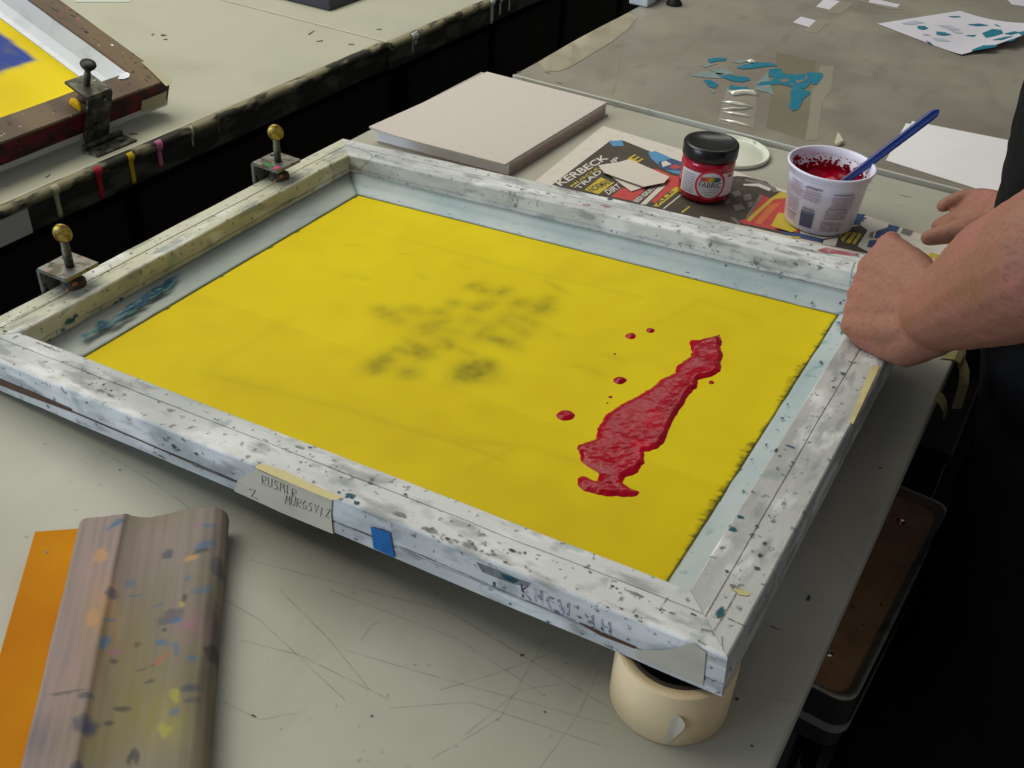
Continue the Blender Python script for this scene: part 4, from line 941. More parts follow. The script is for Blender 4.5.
# ------------------------------------------------------------------ things on the far table
FZ = .0062
def on(x, y, k=0): return at(x, y, FZ + .0002 * k)
# masking tape strip along the left edge
bm = bmesh.new(); inner = [(547, 71), (557, 71.5), (570, 67), (588, 56), (610, 43), (628, 29), (638, 17)]; outer = [(538, 62), (548, 57), (558, 52), (572, 44), (592, 33), (612, 22), (628, 13)]
vi = [bm.verts.new(on(*q, 3)) for q in inner]; vo = [bm.verts.new(on(*q, 3) + Vector((0, 0, .004 * math.sin(i * .5)))) for i, q in enumerate(outer)]
for i in range(6): bm.faces.new((vi[i], vi[i + 1], vo[i + 1], vo[i]))
r = bmesh.ops.solidify(bm, geom=bm.faces[:], thickness=.0004)
tag(obj('tape_strip', bm, M_MASK), 'long masking tape strip along the left edge of the far table', 'tape')
# acetate with the teal print
AC = thing('acetate_sheet', 'clear acetate sheet with teal brushy print taped on the far table', 'acetate sheet', (.4, 1.27, FZ))
def acsub(name, bm, m):
    o = obj(name, bm, m, AC, auto=True); o.matrix_parent_inverse = Matrix.Translation((-.4, -1.27, -FZ)); return o
bm = bmesh.new(); a = [on(*q, 1) for q in [(777, 52), (816, 61), (805, 140), (766, 128)]]; loft(bm, [[p - Vector((0, 0, .0002)) for p in a], a]); acsub('yellowed_film', bm, M_ACE)
bm = bmesh.new(); a = [on(*q, 2) for q in [(820, 66), (834, 66), (831, 90), (822, 102), (818, 140), (806, 140), (810, 110), (816, 90)]]; loft(bm, [[p - Vector((0, 0, .0002)) for p in a], a]); acsub('frosted_strip', bm, M_FROST)
def c2(x, y): return (680 + x * 160 / 1024, 30 + y * 120 / 768)
bm = bmesh.new(); rr = random.Random(2)
for q in [[(570, 250), (640, 245), (665, 280), (720, 282), (800, 285), (820, 270), (915, 275), (915, 300), (880, 345), (850, 350), (845, 330), (800, 375), (765, 370), (835, 395), (830, 410), (790, 440), (760, 505), (725, 518), (695, 490), (712, 440), (705, 400), (720, 365), (660, 350), (625, 345), (560, 350), (485, 355), (520, 330), (590, 325), (600, 300), (570, 295)],
          [(360, 240), (430, 215), (520, 205), (590, 210), (625, 228), (560, 232), (470, 245), (400, 250)], [(240, 290), (330, 290), (430, 300), (455, 318), (400, 333), (330, 325), (280, 305)], [(150, 320), (190, 318), (245, 345), (225, 372), (185, 362)], [(325, 350), (380, 362), (430, 362), (445, 385), (360, 392), (310, 375)],
          [(175, 190), (215, 176), (300, 180), (290, 196), (240, 198), (190, 212)]]:
    poly(bm, [on(*c2(*p), 4) for p in q], 0)
for q in [[(640, 315), (700, 310), (690, 330), (650, 335)], [(740, 325), (800, 315), (790, 330), (745, 340)], [(690, 345), (730, 342), (720, 352)], [(800, 295), (820, 290), (810, 320), (800, 312)]]: poly(bm, [on(*c2(*p), 6) for p in q], 1)
for q in [[(60, 290), (140, 265), (260, 275), (340, 300), (250, 310), (130, 300)], [(130, 225), (190, 212), (240, 215), (160, 240)], [(190, 250), (300, 250), (350, 285), (240, 285)], [(330, 200), (400, 185), (450, 195), (380, 215)], [(180, 380), (230, 385), (215, 405)], [(560, 270), (600, 420), (560, 400), (470, 380), (500, 330)]]: poly(bm, [on(*c2(*p), 3) for p in q], 2)
acsub('teal_print', bm, [M_TPRINT, M_TAB2, M_TPRINTF])
# crumpled clear tape
bm = bmesh.new(); a = [on(*c2(*q), 7) for q in [(300, 375), (500, 390), (470, 640), (240, 590)]]; loft(bm, [[p - Vector((0, 0, .0002)) for p in a], a])
sh = obj('clear_tape', bm, M_CLEAR, None, auto=True); tag(sh, 'crinkled strip of clear tape glinting below the teal print', 'tape')
bm = bmesh.new()
def ridge(pts, w0, h0):
    P = [on(*c2(*p), 8) for p in pts]; R = []
    for i, p in enumerate(P):
        d = (P[min(i + 1, len(P) - 1)] - P[max(i - 1, 0)]).normalized(); s = Vector((-d.y, d.x, 0)); k = .35 if i in (0, len(P) - 1) else 1
        R.append([p + s * w0 * k * math.cos(t * PI / 8) + Vector((0, 0, 1)) * h0 * k * math.sin(t * PI / 8) for t in range(9)])
    loft(bm, R, True, True)
bm.free()
for pts_, w_, h_ in (([(310, 390), (340, 410), (400, 402), (470, 405), (490, 418)], .007, .006), ([(265, 458), (330, 468), (390, 480), (470, 492)], .0035, .004), ([(270, 505), (330, 506), (400, 505), (465, 495)], .0025, .003), ([(275, 522), (340, 535), (410, 548), (468, 555)], .003, .003), ([(255, 570), (330, 588), (400, 605), (465, 622)], .003, .003)):
    bm = bmesh.new(); ridge(pts_, w_, h_); obj('crease', bm, M_TAPEGLINT, sh, auto=True)
bm = bmesh.new(); ridge([(425, 195), (450, 202), (495, 206)], .008, .005); tag(obj('clear_tape', bm, M_TAPEGLINT), 'tiny clear tape end with painted glint above the teal print', 'tape')
bm = bmesh.new(); P = [on(838 + dx, 141 + dy, 2) for dx, dy in [(-4, 4), (-1, -7), (2, -3), (6, 4), (0, 6)]]; loft(bm, [P, [p * .8 + (P[0] + P[2]) * .1 + Vector((0, 0, .006)) for p in P]]); tag(obj('tape_scrap', bm, M_MASK), 'small curled tape scrap just behind the white tub', 'tape')
# white paper sheets
bm = bmesh.new(); a = [at(x, y, .0075) for x, y in [(906, 123), (1012, 142), (1001, 196), (886, 160)]]
sheet(bm, [(p.x, p.y) for p in a], .0064, .0074); b = [at(x, y, .0085) for x, y in [(913, 120.5), (1030, 143), (1018, 190), (1000, 182)]]
p = obj('paper_sheet', bm, M_PAPER); tag(p, 'blank white paper sheet on the far table behind the two hands', 'paper')
bm = bmesh.new(); sheet(bm, [(q.x, q.y) for q in [at(912, 121, .0063), at(1008, 140, .0063), at(998, 185, .0063), at(900, 150, .0063)]], .00615, .00635); tag(obj('paper_sheet', bm, M_PAPER), 'second white sheet whose corner peeks out from under the blank paper', 'paper')
# teal printed paper
PP = bmesh.new()
def ph(p): return .0003 + .020 * max(0, min(1.2, (p.x - .58) / .13)) ** 2
def onp(px, py, k=0):
    z = FZ + .0004
    for _ in range(6): q = at(px, py, z); z = FZ + .0004 + ph(q) + .0003 * k
    return at(px, py, z)
cl_, ct_, cr_, cb_ = at(877, 24, FZ), at(960, 11, FZ), at(1052, 30, FZ + .02), at(961, 56, FZ)
gg = 18; G_ = []
for i in range(gg + 1):
    row = []
    for j in range(gg + 1):
        u, v = i / gg, j / gg; q = (cl_ * (1 - u) + cb_ * u) * (1 - v) + (ct_ * (1 - u) + cr_ * u) * v
        row.append(PP.verts.new((q.x, q.y, FZ + .0004 + ph(q))))
    G_.append(row)
for i in range(gg):
    for j in range(gg): PP.faces.new((G_[i][j], G_[i + 1][j], G_[i + 1][j + 1], G_[i][j + 1]))
def c3_(x, y): return (864 + x * 160 / 1024, y * 120 / 768)
for q in [[(340, 165), (390, 165), (412, 180), (380, 190), (345, 182)], [(462, 200), (520, 207), (560, 222), (510, 227), (465, 220)], [(755, 212), (820, 185), (880, 190), (890, 212), (840, 228), (780, 240)], [(690, 318), (760, 290), (860, 285), (840, 300), (740, 318), (690, 328)], [(535, 103), (600, 102), (625, 108), (570, 110)], [(660, 155), (740, 150), (800, 162), (720, 166)], [(830, 150), (880, 170), (850, 165)], [(640, 225), (720, 222), (700, 234)], [(895, 215), (960, 200), (1010, 205), (940, 222)], [(820, 255), (900, 235), (960, 228), (880, 255)], [(900, 265), (960, 245), (1000, 230), (950, 262)], [(395, 258), (420, 268), (440, 285), (415, 278)], [(990, 205), (1040, 195), (1040, 225), (1000, 222)]]: poly(PP, [onp(*c3_(*p), 3) for p in q], 1)
for q in [[(470, 160), (540, 160), (620, 190), (560, 195)], [(240, 150), (330, 130), (390, 145), (300, 160)], [(430, 240), (500, 245), (560, 265), (470, 262)], [(560, 200), (610, 200), (640, 212), (600, 215)], [(370, 215), (410, 215), (430, 228), (390, 228)]]: poly(PP, [onp(*c3_(*p), 2) for p in q], 2)
tag(obj('printed_paper', PP, [M_PPRINT, M_TPRINT, mk('faint lilac print', (168, 176, 190), rough=.7)], None, auto=True), 'pale paper with teal brush print, corner lifting, on the far table', 'print')
bm = bmesh.new(); a = [on(*q, 2) for q in [(1004, -4), (1012, 4), (1030, 7), (1060, -4)]]; loft(bm, [[p - Vector((0, 0, .0006)) for p in a], a]); tag(obj('paper_sheet', bm, M_PPRINT), 'paper corner at the far right end of the far table', 'paper')
def tape_bits(name, white, tan, lw, lt):
    for pts, m, lb in ((white, M_PPRINT, lw), (tan, M_FROST, lt)):
        bm = bmesh.new(); a = [on(*q, 3 if m is M_FROST else 1) for q in pts]; loft(bm, [[p - Vector((0, 0, .0002)) for p in a], a]); tag(obj(name, bm, m), lb, 'tape', 'registration tape tabs on the far table')
tape_bits('tape_tab', [(793, 22), (801, 16.5), (816, 20.5), (809, 27)], [(816, 20.5), (830, 22), (816, 33), (802, 31), (809, 27)], 'small white paper tab left of the printed paper, lower of the pair', 'tan tape piece joined to the lower white paper tab')
tape_bits('tape_tab', [(816, 6.5), (824, -1), (840, 1), (829, 9.5)], [(840, 1), (854, 3), (841, 14), (827, 13), (829, 9.5)], 'small white paper tab at the top, upper of the pair', 'tan tape piece joined to the upper white paper tab')
tape_bits('tape_tab', [(872, -2), (900, 4.5), (897, 7.5), (868, 2)], [(862, -1), (868, 2), (897, 7.5), (904, 9.5), (890, 9), (860, 1)], 'white paper strip lying above the printed paper', 'tan tape edging the white strip above the printed paper')
# white block and dark clip at the top
bm = bmesh.new(); c = at(647, 8, .006); box(bm, c.x - .042, c.x, c.y, c.y + .11, .0064, .045, 0, .003); poly(bm, [Vector((c.x - .028, c.y - .0006, z)) + Vector((dx, 0, 0)) for dx, z in [(0, .012), (.004, .012), (.004, .03), (0, .032)]], 1)
tag(obj('wooden_block', bm, [mk('spattered white block', (206, 214, 222), [(70, .6, .65, (90, 120, 110))], rough=.6), M_BLUEP]), 'paint-spattered white wooden block at the left edge of the far table', 'block')
bm = bmesh.new(); c = at(670, 7, .006) + Vector((0, .02, 0)); lathe(bm, [(.001, .0), (.016, 0), (.017, .004), (.010, .012), (.006, .022), (.011, .028), (.010, .034), (.001, .036)], (c.x, c.y, .0063), 20); tag(obj('clamp_knob', bm, M_SCREWD, None, True), 'black round knob beside the white block on the far table', 'knob')

# ------------------------------------------------------------------ squeegee
sA = at(80, 517, .028); sB = at(226, 514, .030); w_ax = Vector((.768, .640, 0)); WS = .1165; w_ax.normalize(); l_ax = Vector((w_ax.y, -w_ax.x, 0))
SQ = thing('squeegee', 'paint-stained wooden squeegee with amber blade lying at the near left', 'squeegee', (sA.x, sA.y, .0003), (0, 0, math.atan2(w_ax.y, w_ax.x)))
prof = [(.002, .006), (0, .010), (0, .025), (.0015, .027), (.0335, .0295), (.0355, .0285), (.0375, .0265), (.044, .0245), (.052, .0235), (.062, .0245), (.074, .0272), (.086, .0300), (.098, .0315), (.106, .0308), (.112, .0275), (.1155, .022), (.116, .015), (.113, .007), (.106, .002), (.094, 0), (.074, .003), (.06, .005), (.035, .004)]
k = WS / .116
bm = bmesh.new(); n = 230; rings = []; LS = .36
fine = []
for a_, b_ in zip(prof, prof[1:] + prof[:1]):
    m_ = max(1, int(math.hypot(b_[0] - a_[0], b_[1] - a_[1]) / (.0016 if a_[1] > .02 else .006)))
    fine += [(a_[0] + (b_[0] - a_[0]) * q / m_, a_[1] + (b_[1] - a_[1]) * q / m_) for q in range(m_)]
for i in range(n + 1):
    y = -LS * (i / n) ** 1.0
    ins = (.0016, .0006, .0001)[i] if i < 3 else 0
    rings.append([((x * k) + .0006 * noise.noise((y * 20, x * 40, 0)) + (ins if x < .058 else -ins), y + (.0008 * noise.noise((x * 90, 0, 0)) if i == 0 else 0), z + .0003 * noise.noise((x * 70, y * 12, 3)) - (ins if z > .012 else -ins)) for x, z in fine])
loft(bm, rings, True, True, 0, True)
rs = random.Random(12)
def hz(x):
    for (x0, z0), (x1, z1) in zip(prof[2:16], prof[3:17]):
        if x0 <= x <= x1: return z0 + (z1 - z0) * (x - x0) / max(1e-6, x1 - x0)
    return .03
def k7(x, y): return (x * 260 / 745, 500 + y * 268 / 768)
SPL = []
QM = (Matrix.Translation((sA.x, sA.y, .0003)) @ Matrix.Rotation(math.atan2(w_ax.y, w_ax.x), 4, 'Z')).inverted()
SC_ = [(60, 100, 136), (64, 68, 84), (50, 52, 54), (186, 140, 86), (176, 84, 70), (146, 96, 118), (160, 156, 64), (124, 112, 52), (160, 132, 126)]
def sqp(cx, cy, a, b, ci, g, op=.9, soft=0):
    px, py = k7(cx, cy); z = .028
    for _ in range(4):
        p_ = QM @ at(px, py, z); z = hz(max(0, min(.115, p_.x / k)))
    SPL.append((p_.x, p_.y, a * (.0004 if soft else .00034), b * (.0004 if soft else .00034), g, Vector(lin(SC_[ci])[:3]), op, soft))
for q in [(350, 470, 60, 130, 7, .2, .6, 1), (420, 620, 80, 90, 7, .2, .6, 1), (290, 320, 28, 90, 3, .1, .55, 1), (270, 200, 30, 50, 8, .1, .5, 1), (200, 520, 40, 110, 8, .1, .5, 1), (120, 680, 40, 50, 1, 0, .35, 1), (300, 690, 60, 50, 7, 0, .45, 1), (560, 360, 40, 50, 5, .1, .3, 1), (480, 640, 30, 60, 6, .2, .35, 1), (620, 330, 22, 220, 2, .06, .5, 1), (590, 560, 30, 120, 2, .06, .35, 1), (430, 120, 50, 60, 8, 0, .3, 1), (300, 440, 14, 120, 2, .15, .3, 1),  # the long soft dark splats paint shade onto the right bulb
          (328, 70, 22, 8, 0, .9), (345, 62, 12, 6, 0, .9), (480, 155, 13, 18, 1, 0), (318, 268, 13, 18, 1, 0), (488, 335, 28, 22, 1, .4, .7), (505, 345, 13, 9, 0, 0), (545, 168, 18, 9, 3, .3), (585, 130, 24, 12, 0, .5), (372, 240, 14, 12, 0, 0, .6), (300, 408, 10, 18, 0, 0), (458, 460, 20, 5, 4, .6), (240, 640, 22, 24, 1, -.3), (255, 662, 14, 16, 1, 0), (327, 462, 8, 7, 2, 0), (528, 283, 5, 14, 2, 0), (470, 372, 7, 5, 2, 0), (540, 360, 16, 9, 5, .8), (500, 608, 10, 13, 0, 0, .7), (545, 540, 24, 10, 1, 0), (350, 600, 20, 6, 2, -.2), (388, 735, 8, 20, 2, .3), (372, 745, 5, 16, 2, 0), (470, 660, 12, 20, 6, .4), (500, 560, 10, 20, 6, .2), (190, 552, 36, 4, 2, 0, .7), (245, 560, 14, 9, 1, 0), (540, 225, 12, 5, 0, 1), (455, 303, 12, 4, 0, 0), (575, 258, 24, 12, 0, .3, .6), (608, 440, 16, 26, 2, 0), (330, 438, 14, 9, 5, 0), (290, 160, 18, 22, 3, .1, .8), (265, 340, 14, 30, 3, .1, .7), (565, 75, 8, 10, 5, 0), (505, 430, 6, 22, 0, .2, .7), (550, 455, 14, 8, 0, 0, .7), (220, 765, 14, 12, 1, 0), (622, 195, 15, 30, 1, 0, .8), (575, 147, 20, 6, 2, .4), (600, 72, 18, 4, 0, 0), (385, 275, 18, 3, 0, 0), (310, 345, 16, 3, 0, .2), (555, 575, 20, 8, 1, 0, .7), (310, 640, 9, 7, 2, 0), (430, 520, 14, 4, 2, 0), (465, 410, 14, 8, 0, -.5), (395, 415, 8, 7, 2, 0, .7), (410, 485, 22, 3, 2, .2, .6), (520, 300, 6, 9, 6, 0)]: sqp(*q)
sq_obj = obj('handle', bm, [M_HANDLE], SQ)
ca = sq_obj.data.color_attributes.new('Col', 'FLOAT_COLOR', 'POINT')
B1, B2, B3, B4 = (Vector(lin(c)[:3]) for c in ((132, 120, 112), (118, 110, 86), (148, 130, 126), (100, 95, 92)))
for v in sq_obj.data.vertices:
    x, y, z = v.co; xx = x / k
    st_ = noise.noise((xx * 130, y * 5, 0)); st2 = noise.noise((xx * 320, y * 9, 4)); lo = noise.noise((xx * 22, y * 10, 2))
    c = B1.lerp(B2, max(0, min(1, .5 + lo + .4 * st_)))
    if xx < .034: c = c.lerp(B3, .75)
    c = c.lerp(B4, max(0, min(.4, .5 * st2 + .08)))
    if abs(xx - .0355) < .0016: c = c.lerp(B4, .7)
    if z > .002:
        for sx, sy, a, b, g, cc, op, so in SPL:
            dx, dy = x - sx, y - sy
            if abs(dx) > .06 or abs(dy) > .09: continue
            u = (dx * math.cos(g) + dy * math.sin(g)) / a; w_ = (-dx * math.sin(g) + dy * math.cos(g)) / b
            d_ = math.sqrt(u * u + w_ * w_)
            if d_ > 2.2: continue
            if so: f_ = math.exp(-d_ * d_) * (.8 + .9 * noise.noise((x * 160, y * 30, sx * 99)))
            else: f_ = max(0, min(1, (1.15 - d_ + .45 * noise.noise((x * 260, y * 260, sx * 77))) * 2.4))
            c = c.lerp(cc, max(0, min(1, f_ * op * (1 if so else .78))))
    ca.data[v.index].color = (c.x, c.y, c.z, 1)
bm = bmesh.new(); box(bm, -.036, .012, -LS - .004, -.003, .0115, .0185, 0, .0008)
alayer(bm); splat(bm, Vector((-.022, -.028, .0188)), X, Y, .0016, .0026, rs, 1)
obj('blade', bm, [M_BLADE, M_GREYSCUFF], SQ)

# ------------------------------------------------------------------ tape roll
RCt = Vector((.746, .031, .0003)); RR, RI, RH = .0435, .0355, .0512
TR = thing('tape_roll', 'masking tape roll standing under the near right corner of the white frame', 'tape roll', RCt)
bm = bmesh.new(); lathe(bm, [(RI, 0), (RR - .0006, 0), (RR, .0006), (RR, RH - .0006), (RR - .0006, RH), (RI, RH), (RI, 0)], n=96, cap=False); obj('tape_body', bm, M_ROLL, TR)
bm = bmesh.new(); lathe(bm, [(RI - .004, .0003), (RI - .0003, .0003), (RI - .0003, RH - .0003), (RI - .004, RH - .0003), (RI - .004, .0003)], n=64, cap=False); o = obj('core', bm, M_CORE, TR); o['label'] = 'dark card core'
# loose tape end
bm = bmesh.new(); a0 = math.atan2(CAM.y - RCt.y, CAM.x - RCt.x)
rings = []
for i in range(9):
    t = i / 8; a = a0 + math.radians(6 + 13 * t); r_ = RR + .0003 + .004 * max(0, t - .4) ** 1.5
    zt = .030 + .008 * math.sin(t * 2.6) - .006 * t; zb = .001 + .022 * t ** 1.5
    d_ = Vector((math.cos(a), math.sin(a), 0))
    rings.append([d_ * r_ + Vector((0, 0, zb)), d_ * r_ + Vector((0, 0, zt)), d_ * (r_ + .0003) + Vector((0, 0, zt)), d_ * (r_ + .0003) + Vector((0, 0, zb))])
loft(bm, rings, True, True, 0, False); o = obj('loose_end', bm, M_MASK, TR); o['label'] = 'torn pale loose tape end'

# ------------------------------------------------------------------ tape scraps on the right edge of the table
def scrap(pts3, w, label, ax=Y):
    bm = bmesh.new(); n = 8; vs = []
    P = [Vector(p) for p in pts3]
    L = []
    for p in P: L.append((bm.verts.new(p - ax * w / 2), bm.verts.new(p + ax * w / 2)))
    for a, b in zip(L, L[1:]): bm.faces.new((a[0], b[0], b[1], a[1]))
    bmesh.ops.solidify(bm, geom=bm.faces[:], thickness=.0004)
    tag(obj('tape_scrap', bm, M_MASKY, None), label, 'tape', 'tape scraps on the right table edge')
scrap([(.818, .622, .0012), (.832, .628, .0014), (.839, .632, -.003), (.841, .635, -.013)], .032, 'yellow tape scrap folded over the table edge under the left hand')
scrap([(.831, .531, .001), (.836, .532, -.001), (.842, .528, -.006), (.846, .523, -.013)], .02, 'small curled tape scrap on the table edge above the stool')
scrap([(.836, .655, -.020), (.845, .640, -.024), (.850, .62, -.03), (.852, .6, -.05)], .012, 'thin tape sliver hanging beside the black shirt', Vector((.8, .3, .2)))

# ------------------------------------------------------------------ stool and dark box by the table
ST = thing('stool', 'low stool with brown hardboard seat and pale steel rim beside the table', 'stool', (.712, .507, -.8), (0, 0, math.radians(-3.5)))
def rrect(hx, hy, r, z, n=8):
    r *= .3
    o_ = []
    for (cx, cy, a0) in ((hx - r, hy - r, 0), (-hx + r, hy - r, PI / 2), (-hx + r, -hy + r, PI), (hx - r, -hy + r, 1.5 * PI)):
        for i in range(n + 1): a = a0 + PI / 2 * i / n; o_.append((cx + r * math.cos(a), cy + r * math.sin(a), z))
    return o_
SH = .55
HX, HY = .165, .187
bm = bmesh.new(); loft(bm, [rrect(HX - .0045, HY - .0045, .068, SH - .012), rrect(HX - .0015, HY - .0015, .07, SH - .010), rrect(HX - .0015, HY - .0015, .07, SH + .007), rrect(HX - .003, HY - .003, .068, SH + .008), rrect(HX - .006, HY - .006, .066, SH + .007), rrect(HX - .013, HY - .013, .06, SH - .004)], True, True, 0, True); obj('rim', bm, M_RIM, ST)
bm = bmesh.new(); loft(bm, [rrect(HX + .001, HY + .001, .07, SH - .046), rrect(HX + .001, HY + .001, .07, SH - .034)], True, True, 0, False); obj('band', bm, mk('grey band', (104, 102, 96), rough=.6), ST)
bm = bmesh.new(); loft(bm, [rrect(HX, HY, .07, SH - .0335), rrect(HX, HY, .07, SH + .0045)], True, False, 0, False); obj('edge_strip', bm, M_SHOE, ST)
bm = bmesh.new(); loft(bm, [rrect(HX - .0135, HY - .0135, .059, SH - .0035), rrect(HX - .0135, HY - .0135, .059, SH - .0008)], True, True, 0, False); se = obj('seat', bm, M_HARDB, ST)
for rx_, ry_ in ((.118, .128), (-.118, .128), (-.118, -.128), (.118, -.128)):
    bm = bmesh.new(); lathe(bm, [(.006, 0), (.005, .0015), (.001, .0025)], (rx_, ry_, SH - .0008), 14); obj('rivet', bm, M_RIVET, se)
bm = bmesh.new(); loft(bm, [rrect(HX - .003, HY - .003, .065, SH - .075), rrect(HX - .003, HY - .003, .065, SH - .0465)], True, True, 0, False); obj('skirt', bm, M_SHOE, ST)
for sx in (-1, 1):
    for sy in (-1, 1):
        bm = bmesh.new(); tube(bm, [(sx * .105, sy * .14, SH - .0752), (sx * .11, sy * .155, 0.002)], .0125, 12); obj('leg', bm, M_SHOE, ST)
bm = bmesh.new(); lp = [(.108, .148), (-.108, .148), (-.108, -.148), (.108, -.148), (.108, .148)]
for a, b in zip(lp, lp[1:]): tube(bm, [(a[0], a[1], .25), (b[0], b[1], .25)], .008, 8)
obj('foot_ring', bm, M_SHOE, ST)
BX = thing('wooden_crate', 'dark brown wooden crate on the floor under the table edge behind the stool', 'crate', (.70, 1.06, -.8))
bm = bmesh.new(); HC = .5
box(bm, -.18, .165, -.19, .19, HC - .02, HC, 0, .003); obj('lid_board', bm, M_DARKWOOD, BX)
for y in (-.185, .165): bm = bmesh.new(); box(bm, -.175, .16, y, y + .02, 0.001, HC - .0205, 0, .002); obj('end_board', bm, M_DARKWOOD, BX)
for x in (-.175, .14): bm = bmesh.new(); box(bm, x, x + .02, -.1645, .1645, 0.001, HC - .0205, 0, .002); obj('side_board', bm, M_DARKWOOD, BX)

# ------------------------------------------------------------------ the person
def sphere(bm, c, r, n=14, m=9, sc=(1, 1, 1)):
    c = Vector(c); rings = []
    for j in range(m + 1):
        a = -PI / 2 + PI * (j + .02 * (j == 0) - .02 * (j == m)) / m
        rings.append([(c.x + sc[0] * r * math.cos(a) * math.cos(2 * PI * i / n), c.y + sc[1] * r * math.cos(a) * math.sin(2 * PI * i / n), c.z + sc[2] * r * math.sin(a)) for i in range(n)])
    loft(bm, rings)
def limb(bm, P, R, flat=None, n=18):
    """rounded tapering chain; flat=(direction, factor) squashes the section along one axis"""
    P = [Vector(p) for p in P]; Q = []; S = []
    for i in range(len(P) - 1):
        k = 6
        for j in range(k):
            t = j / k; Q.append(P[i].lerp(P[i + 1], t)); S.append(R[i] + (R[i + 1] - R[i]) * t)
    Q.append(P[-1]); S.append(R[-1])
    rings = []; prev = None
    for i, p in enumerate(Q):
        d = (Q[min(i + 1, len(Q) - 1)] - Q[max(i - 1, 0)]).normalized()
        if flat:
            b = (flat[0] - d * flat[0].dot(d)).normalized(); a = d.cross(b); fa, fb = 1, flat[1]
        else:
            if prev is None: a, b = frame_of(d)
            else: a = (prev - d * prev.dot(d)).normalized(); b = d.cross(a)
            prev = a; fa = fb = 1
        rings.append([p + (a * fa * math.cos(2 * PI * t / n) + b * fb * math.sin(2 * PI * t / n)) * S[i] for t in range(n)])
    d0 = (Q[0] - Q[1]).normalized(); d1 = (Q[-1] - Q[-2]).normalized()
    def capr(base, c, d, r, rev):
        o_ = []
        for q in (.45, .8, .97): o_.append([c + (Vector(p) - c) * math.sqrt(1 - q * q) + d * r * q for p in base])
        return o_
    rings = capr(rings[0], Q[0], d0, S[0] * (flat[1] if flat else 1), 1)[::-1] + rings + capr(rings[-1], Q[-1], d1, S[-1] * (flat[1] if flat else 1), 0)
    loft(bm, rings)
def ell(c, rx, ry, z, n=28, e=2.4, rot=0):
    o_ = []
    for i in range(n):
        t = 2 * PI * i / n; cx = math.copysign(abs(math.cos(t)) ** (2 / e), math.cos(t)); cy = math.copysign(abs(math.sin(t)) ** (2 / e), math.sin(t))
        o_.append((c[0] + rx * cx, c[1] + ry * cy, z))
    return o_
def remesh(bm, name, mats, parent, vox, smooth_it=6, fac=.5, disp=None):
    me = bpy.data.meshes.new('tmp'); bmesh.ops.recalc_face_normals(bm, faces=bm.faces[:]); bm.to_mesh(me); bm.free()
    o = bpy.data.objects.new('tmp', me); COL.objects.link(o)
    m = o.modifiers.new('r', 'REMESH'); m.mode = 'VOXEL'; m.voxel_size = vox; m.use_smooth_shade = True
    s = o.modifiers.new('s', 'SMOOTH'); s.iterations = smooth_it; s.factor = fac
    bpy.context.view_layer.update(); dg = bpy.context.evaluated_depsgraph_get(); m2 = bpy.data.meshes.new_from_object(o.evaluated_get(dg)); bpy.data.objects.remove(o); bpy.data.meshes.remove(me)
    m2.name = name; m2.materials.clear()
    if disp:
        nn = [v.normal.copy() for v in m2.vertices]
        for v, q in zip(m2.vertices, nn): v.co = v.co + q * disp(v.co)
    for mt in mats: m2.materials.append(mt)
    for p in m2.polygons: p.use_smooth = True
    r = bpy.data.objects.new(name, m2); COL.objects.link(r); r.parent = parent
    r.matrix_parent_inverse = Matrix.Translation(parent.location).inverted(); return r

PC = Vector((1.0, .60, -.8))
PR = thing('person', 'person in black T-shirt and trousers standing at the right, both hands over the table', 'person', PC)
YC = .60
# left arm (nearer the camera): wrist and knuckles from the photograph
d0 = (at(857, 322, .112) - CAM).length
Lw = along(938, 314, d0 - .045)                       # wrist
mcp = [along(889, 246, d0 + .022), along(871, 267, d0 + .014), along(860, 295, d0 + .006), along(852, 325, d0 - .002)]   # index, middle, ring, little
Lel = along(1056, 258, .775); Lsh = Vector((.985, .415, .475))
Rw = at(1004, 214, .085); Rel = Vector((1.01, .80, .16)); Rsh = Vector((.985, .785, .475))
body = bmesh.new()
# trunk
def trunk(b, g, z0=-.16, z1=.52):
    secs = [(-.16, 1.01, .112, .168), (-.06, 1.01, .114, .172), (.04, .985, .115, .162), (.14, .957, .112, .16), (.24, .944, .118, .168), (.34, .944, .120, .18), (.42, .965, .108, .185), (.48, .975, .085, .165), (.52, .975, .06, .10)]
    loft(b, [ell((x, YC), rx + g, ry + g, z) for z, x, rx, ry in secs if z0 <= z <= z1])
trunk(body, 0)
limb(body, [(.97, YC, .50), (.945, YC, .60)], [.058, .055])
# legs
for s in (-1, 1):
    y = YC + s * .095
    limb(body, [(1.008, y, -.12), (.995, y + s * .006, -.40), (.99, y + s * .01, -.55), (1.0, y + s * .01, -.725)], [.088, .068, .054, .038])
    limb(body, [(1.02, y + s * .01, -.755), (.93, y + s * .03, -.775), (.88, y + s * .04, -.78)], [.04, .034, .024])
# arms
limb(body, [Lsh, Lel], [.058, .045]); limb(body, [Rsh, Rel], [.058, .045])
fx = (Lw - Lel).normalized()
upv = (mcp[0] - mcp[3]).normalized()
backn = fx.cross(upv).normalized()
m1 = Lel.lerp(Lw, .33) + Vector((0, 0, .002)); m2_ = Lel.lerp(Lw, .68)
limb(body, [Lel, m1, m2_, Lw], [.0495, .0490, .0410, .0335])
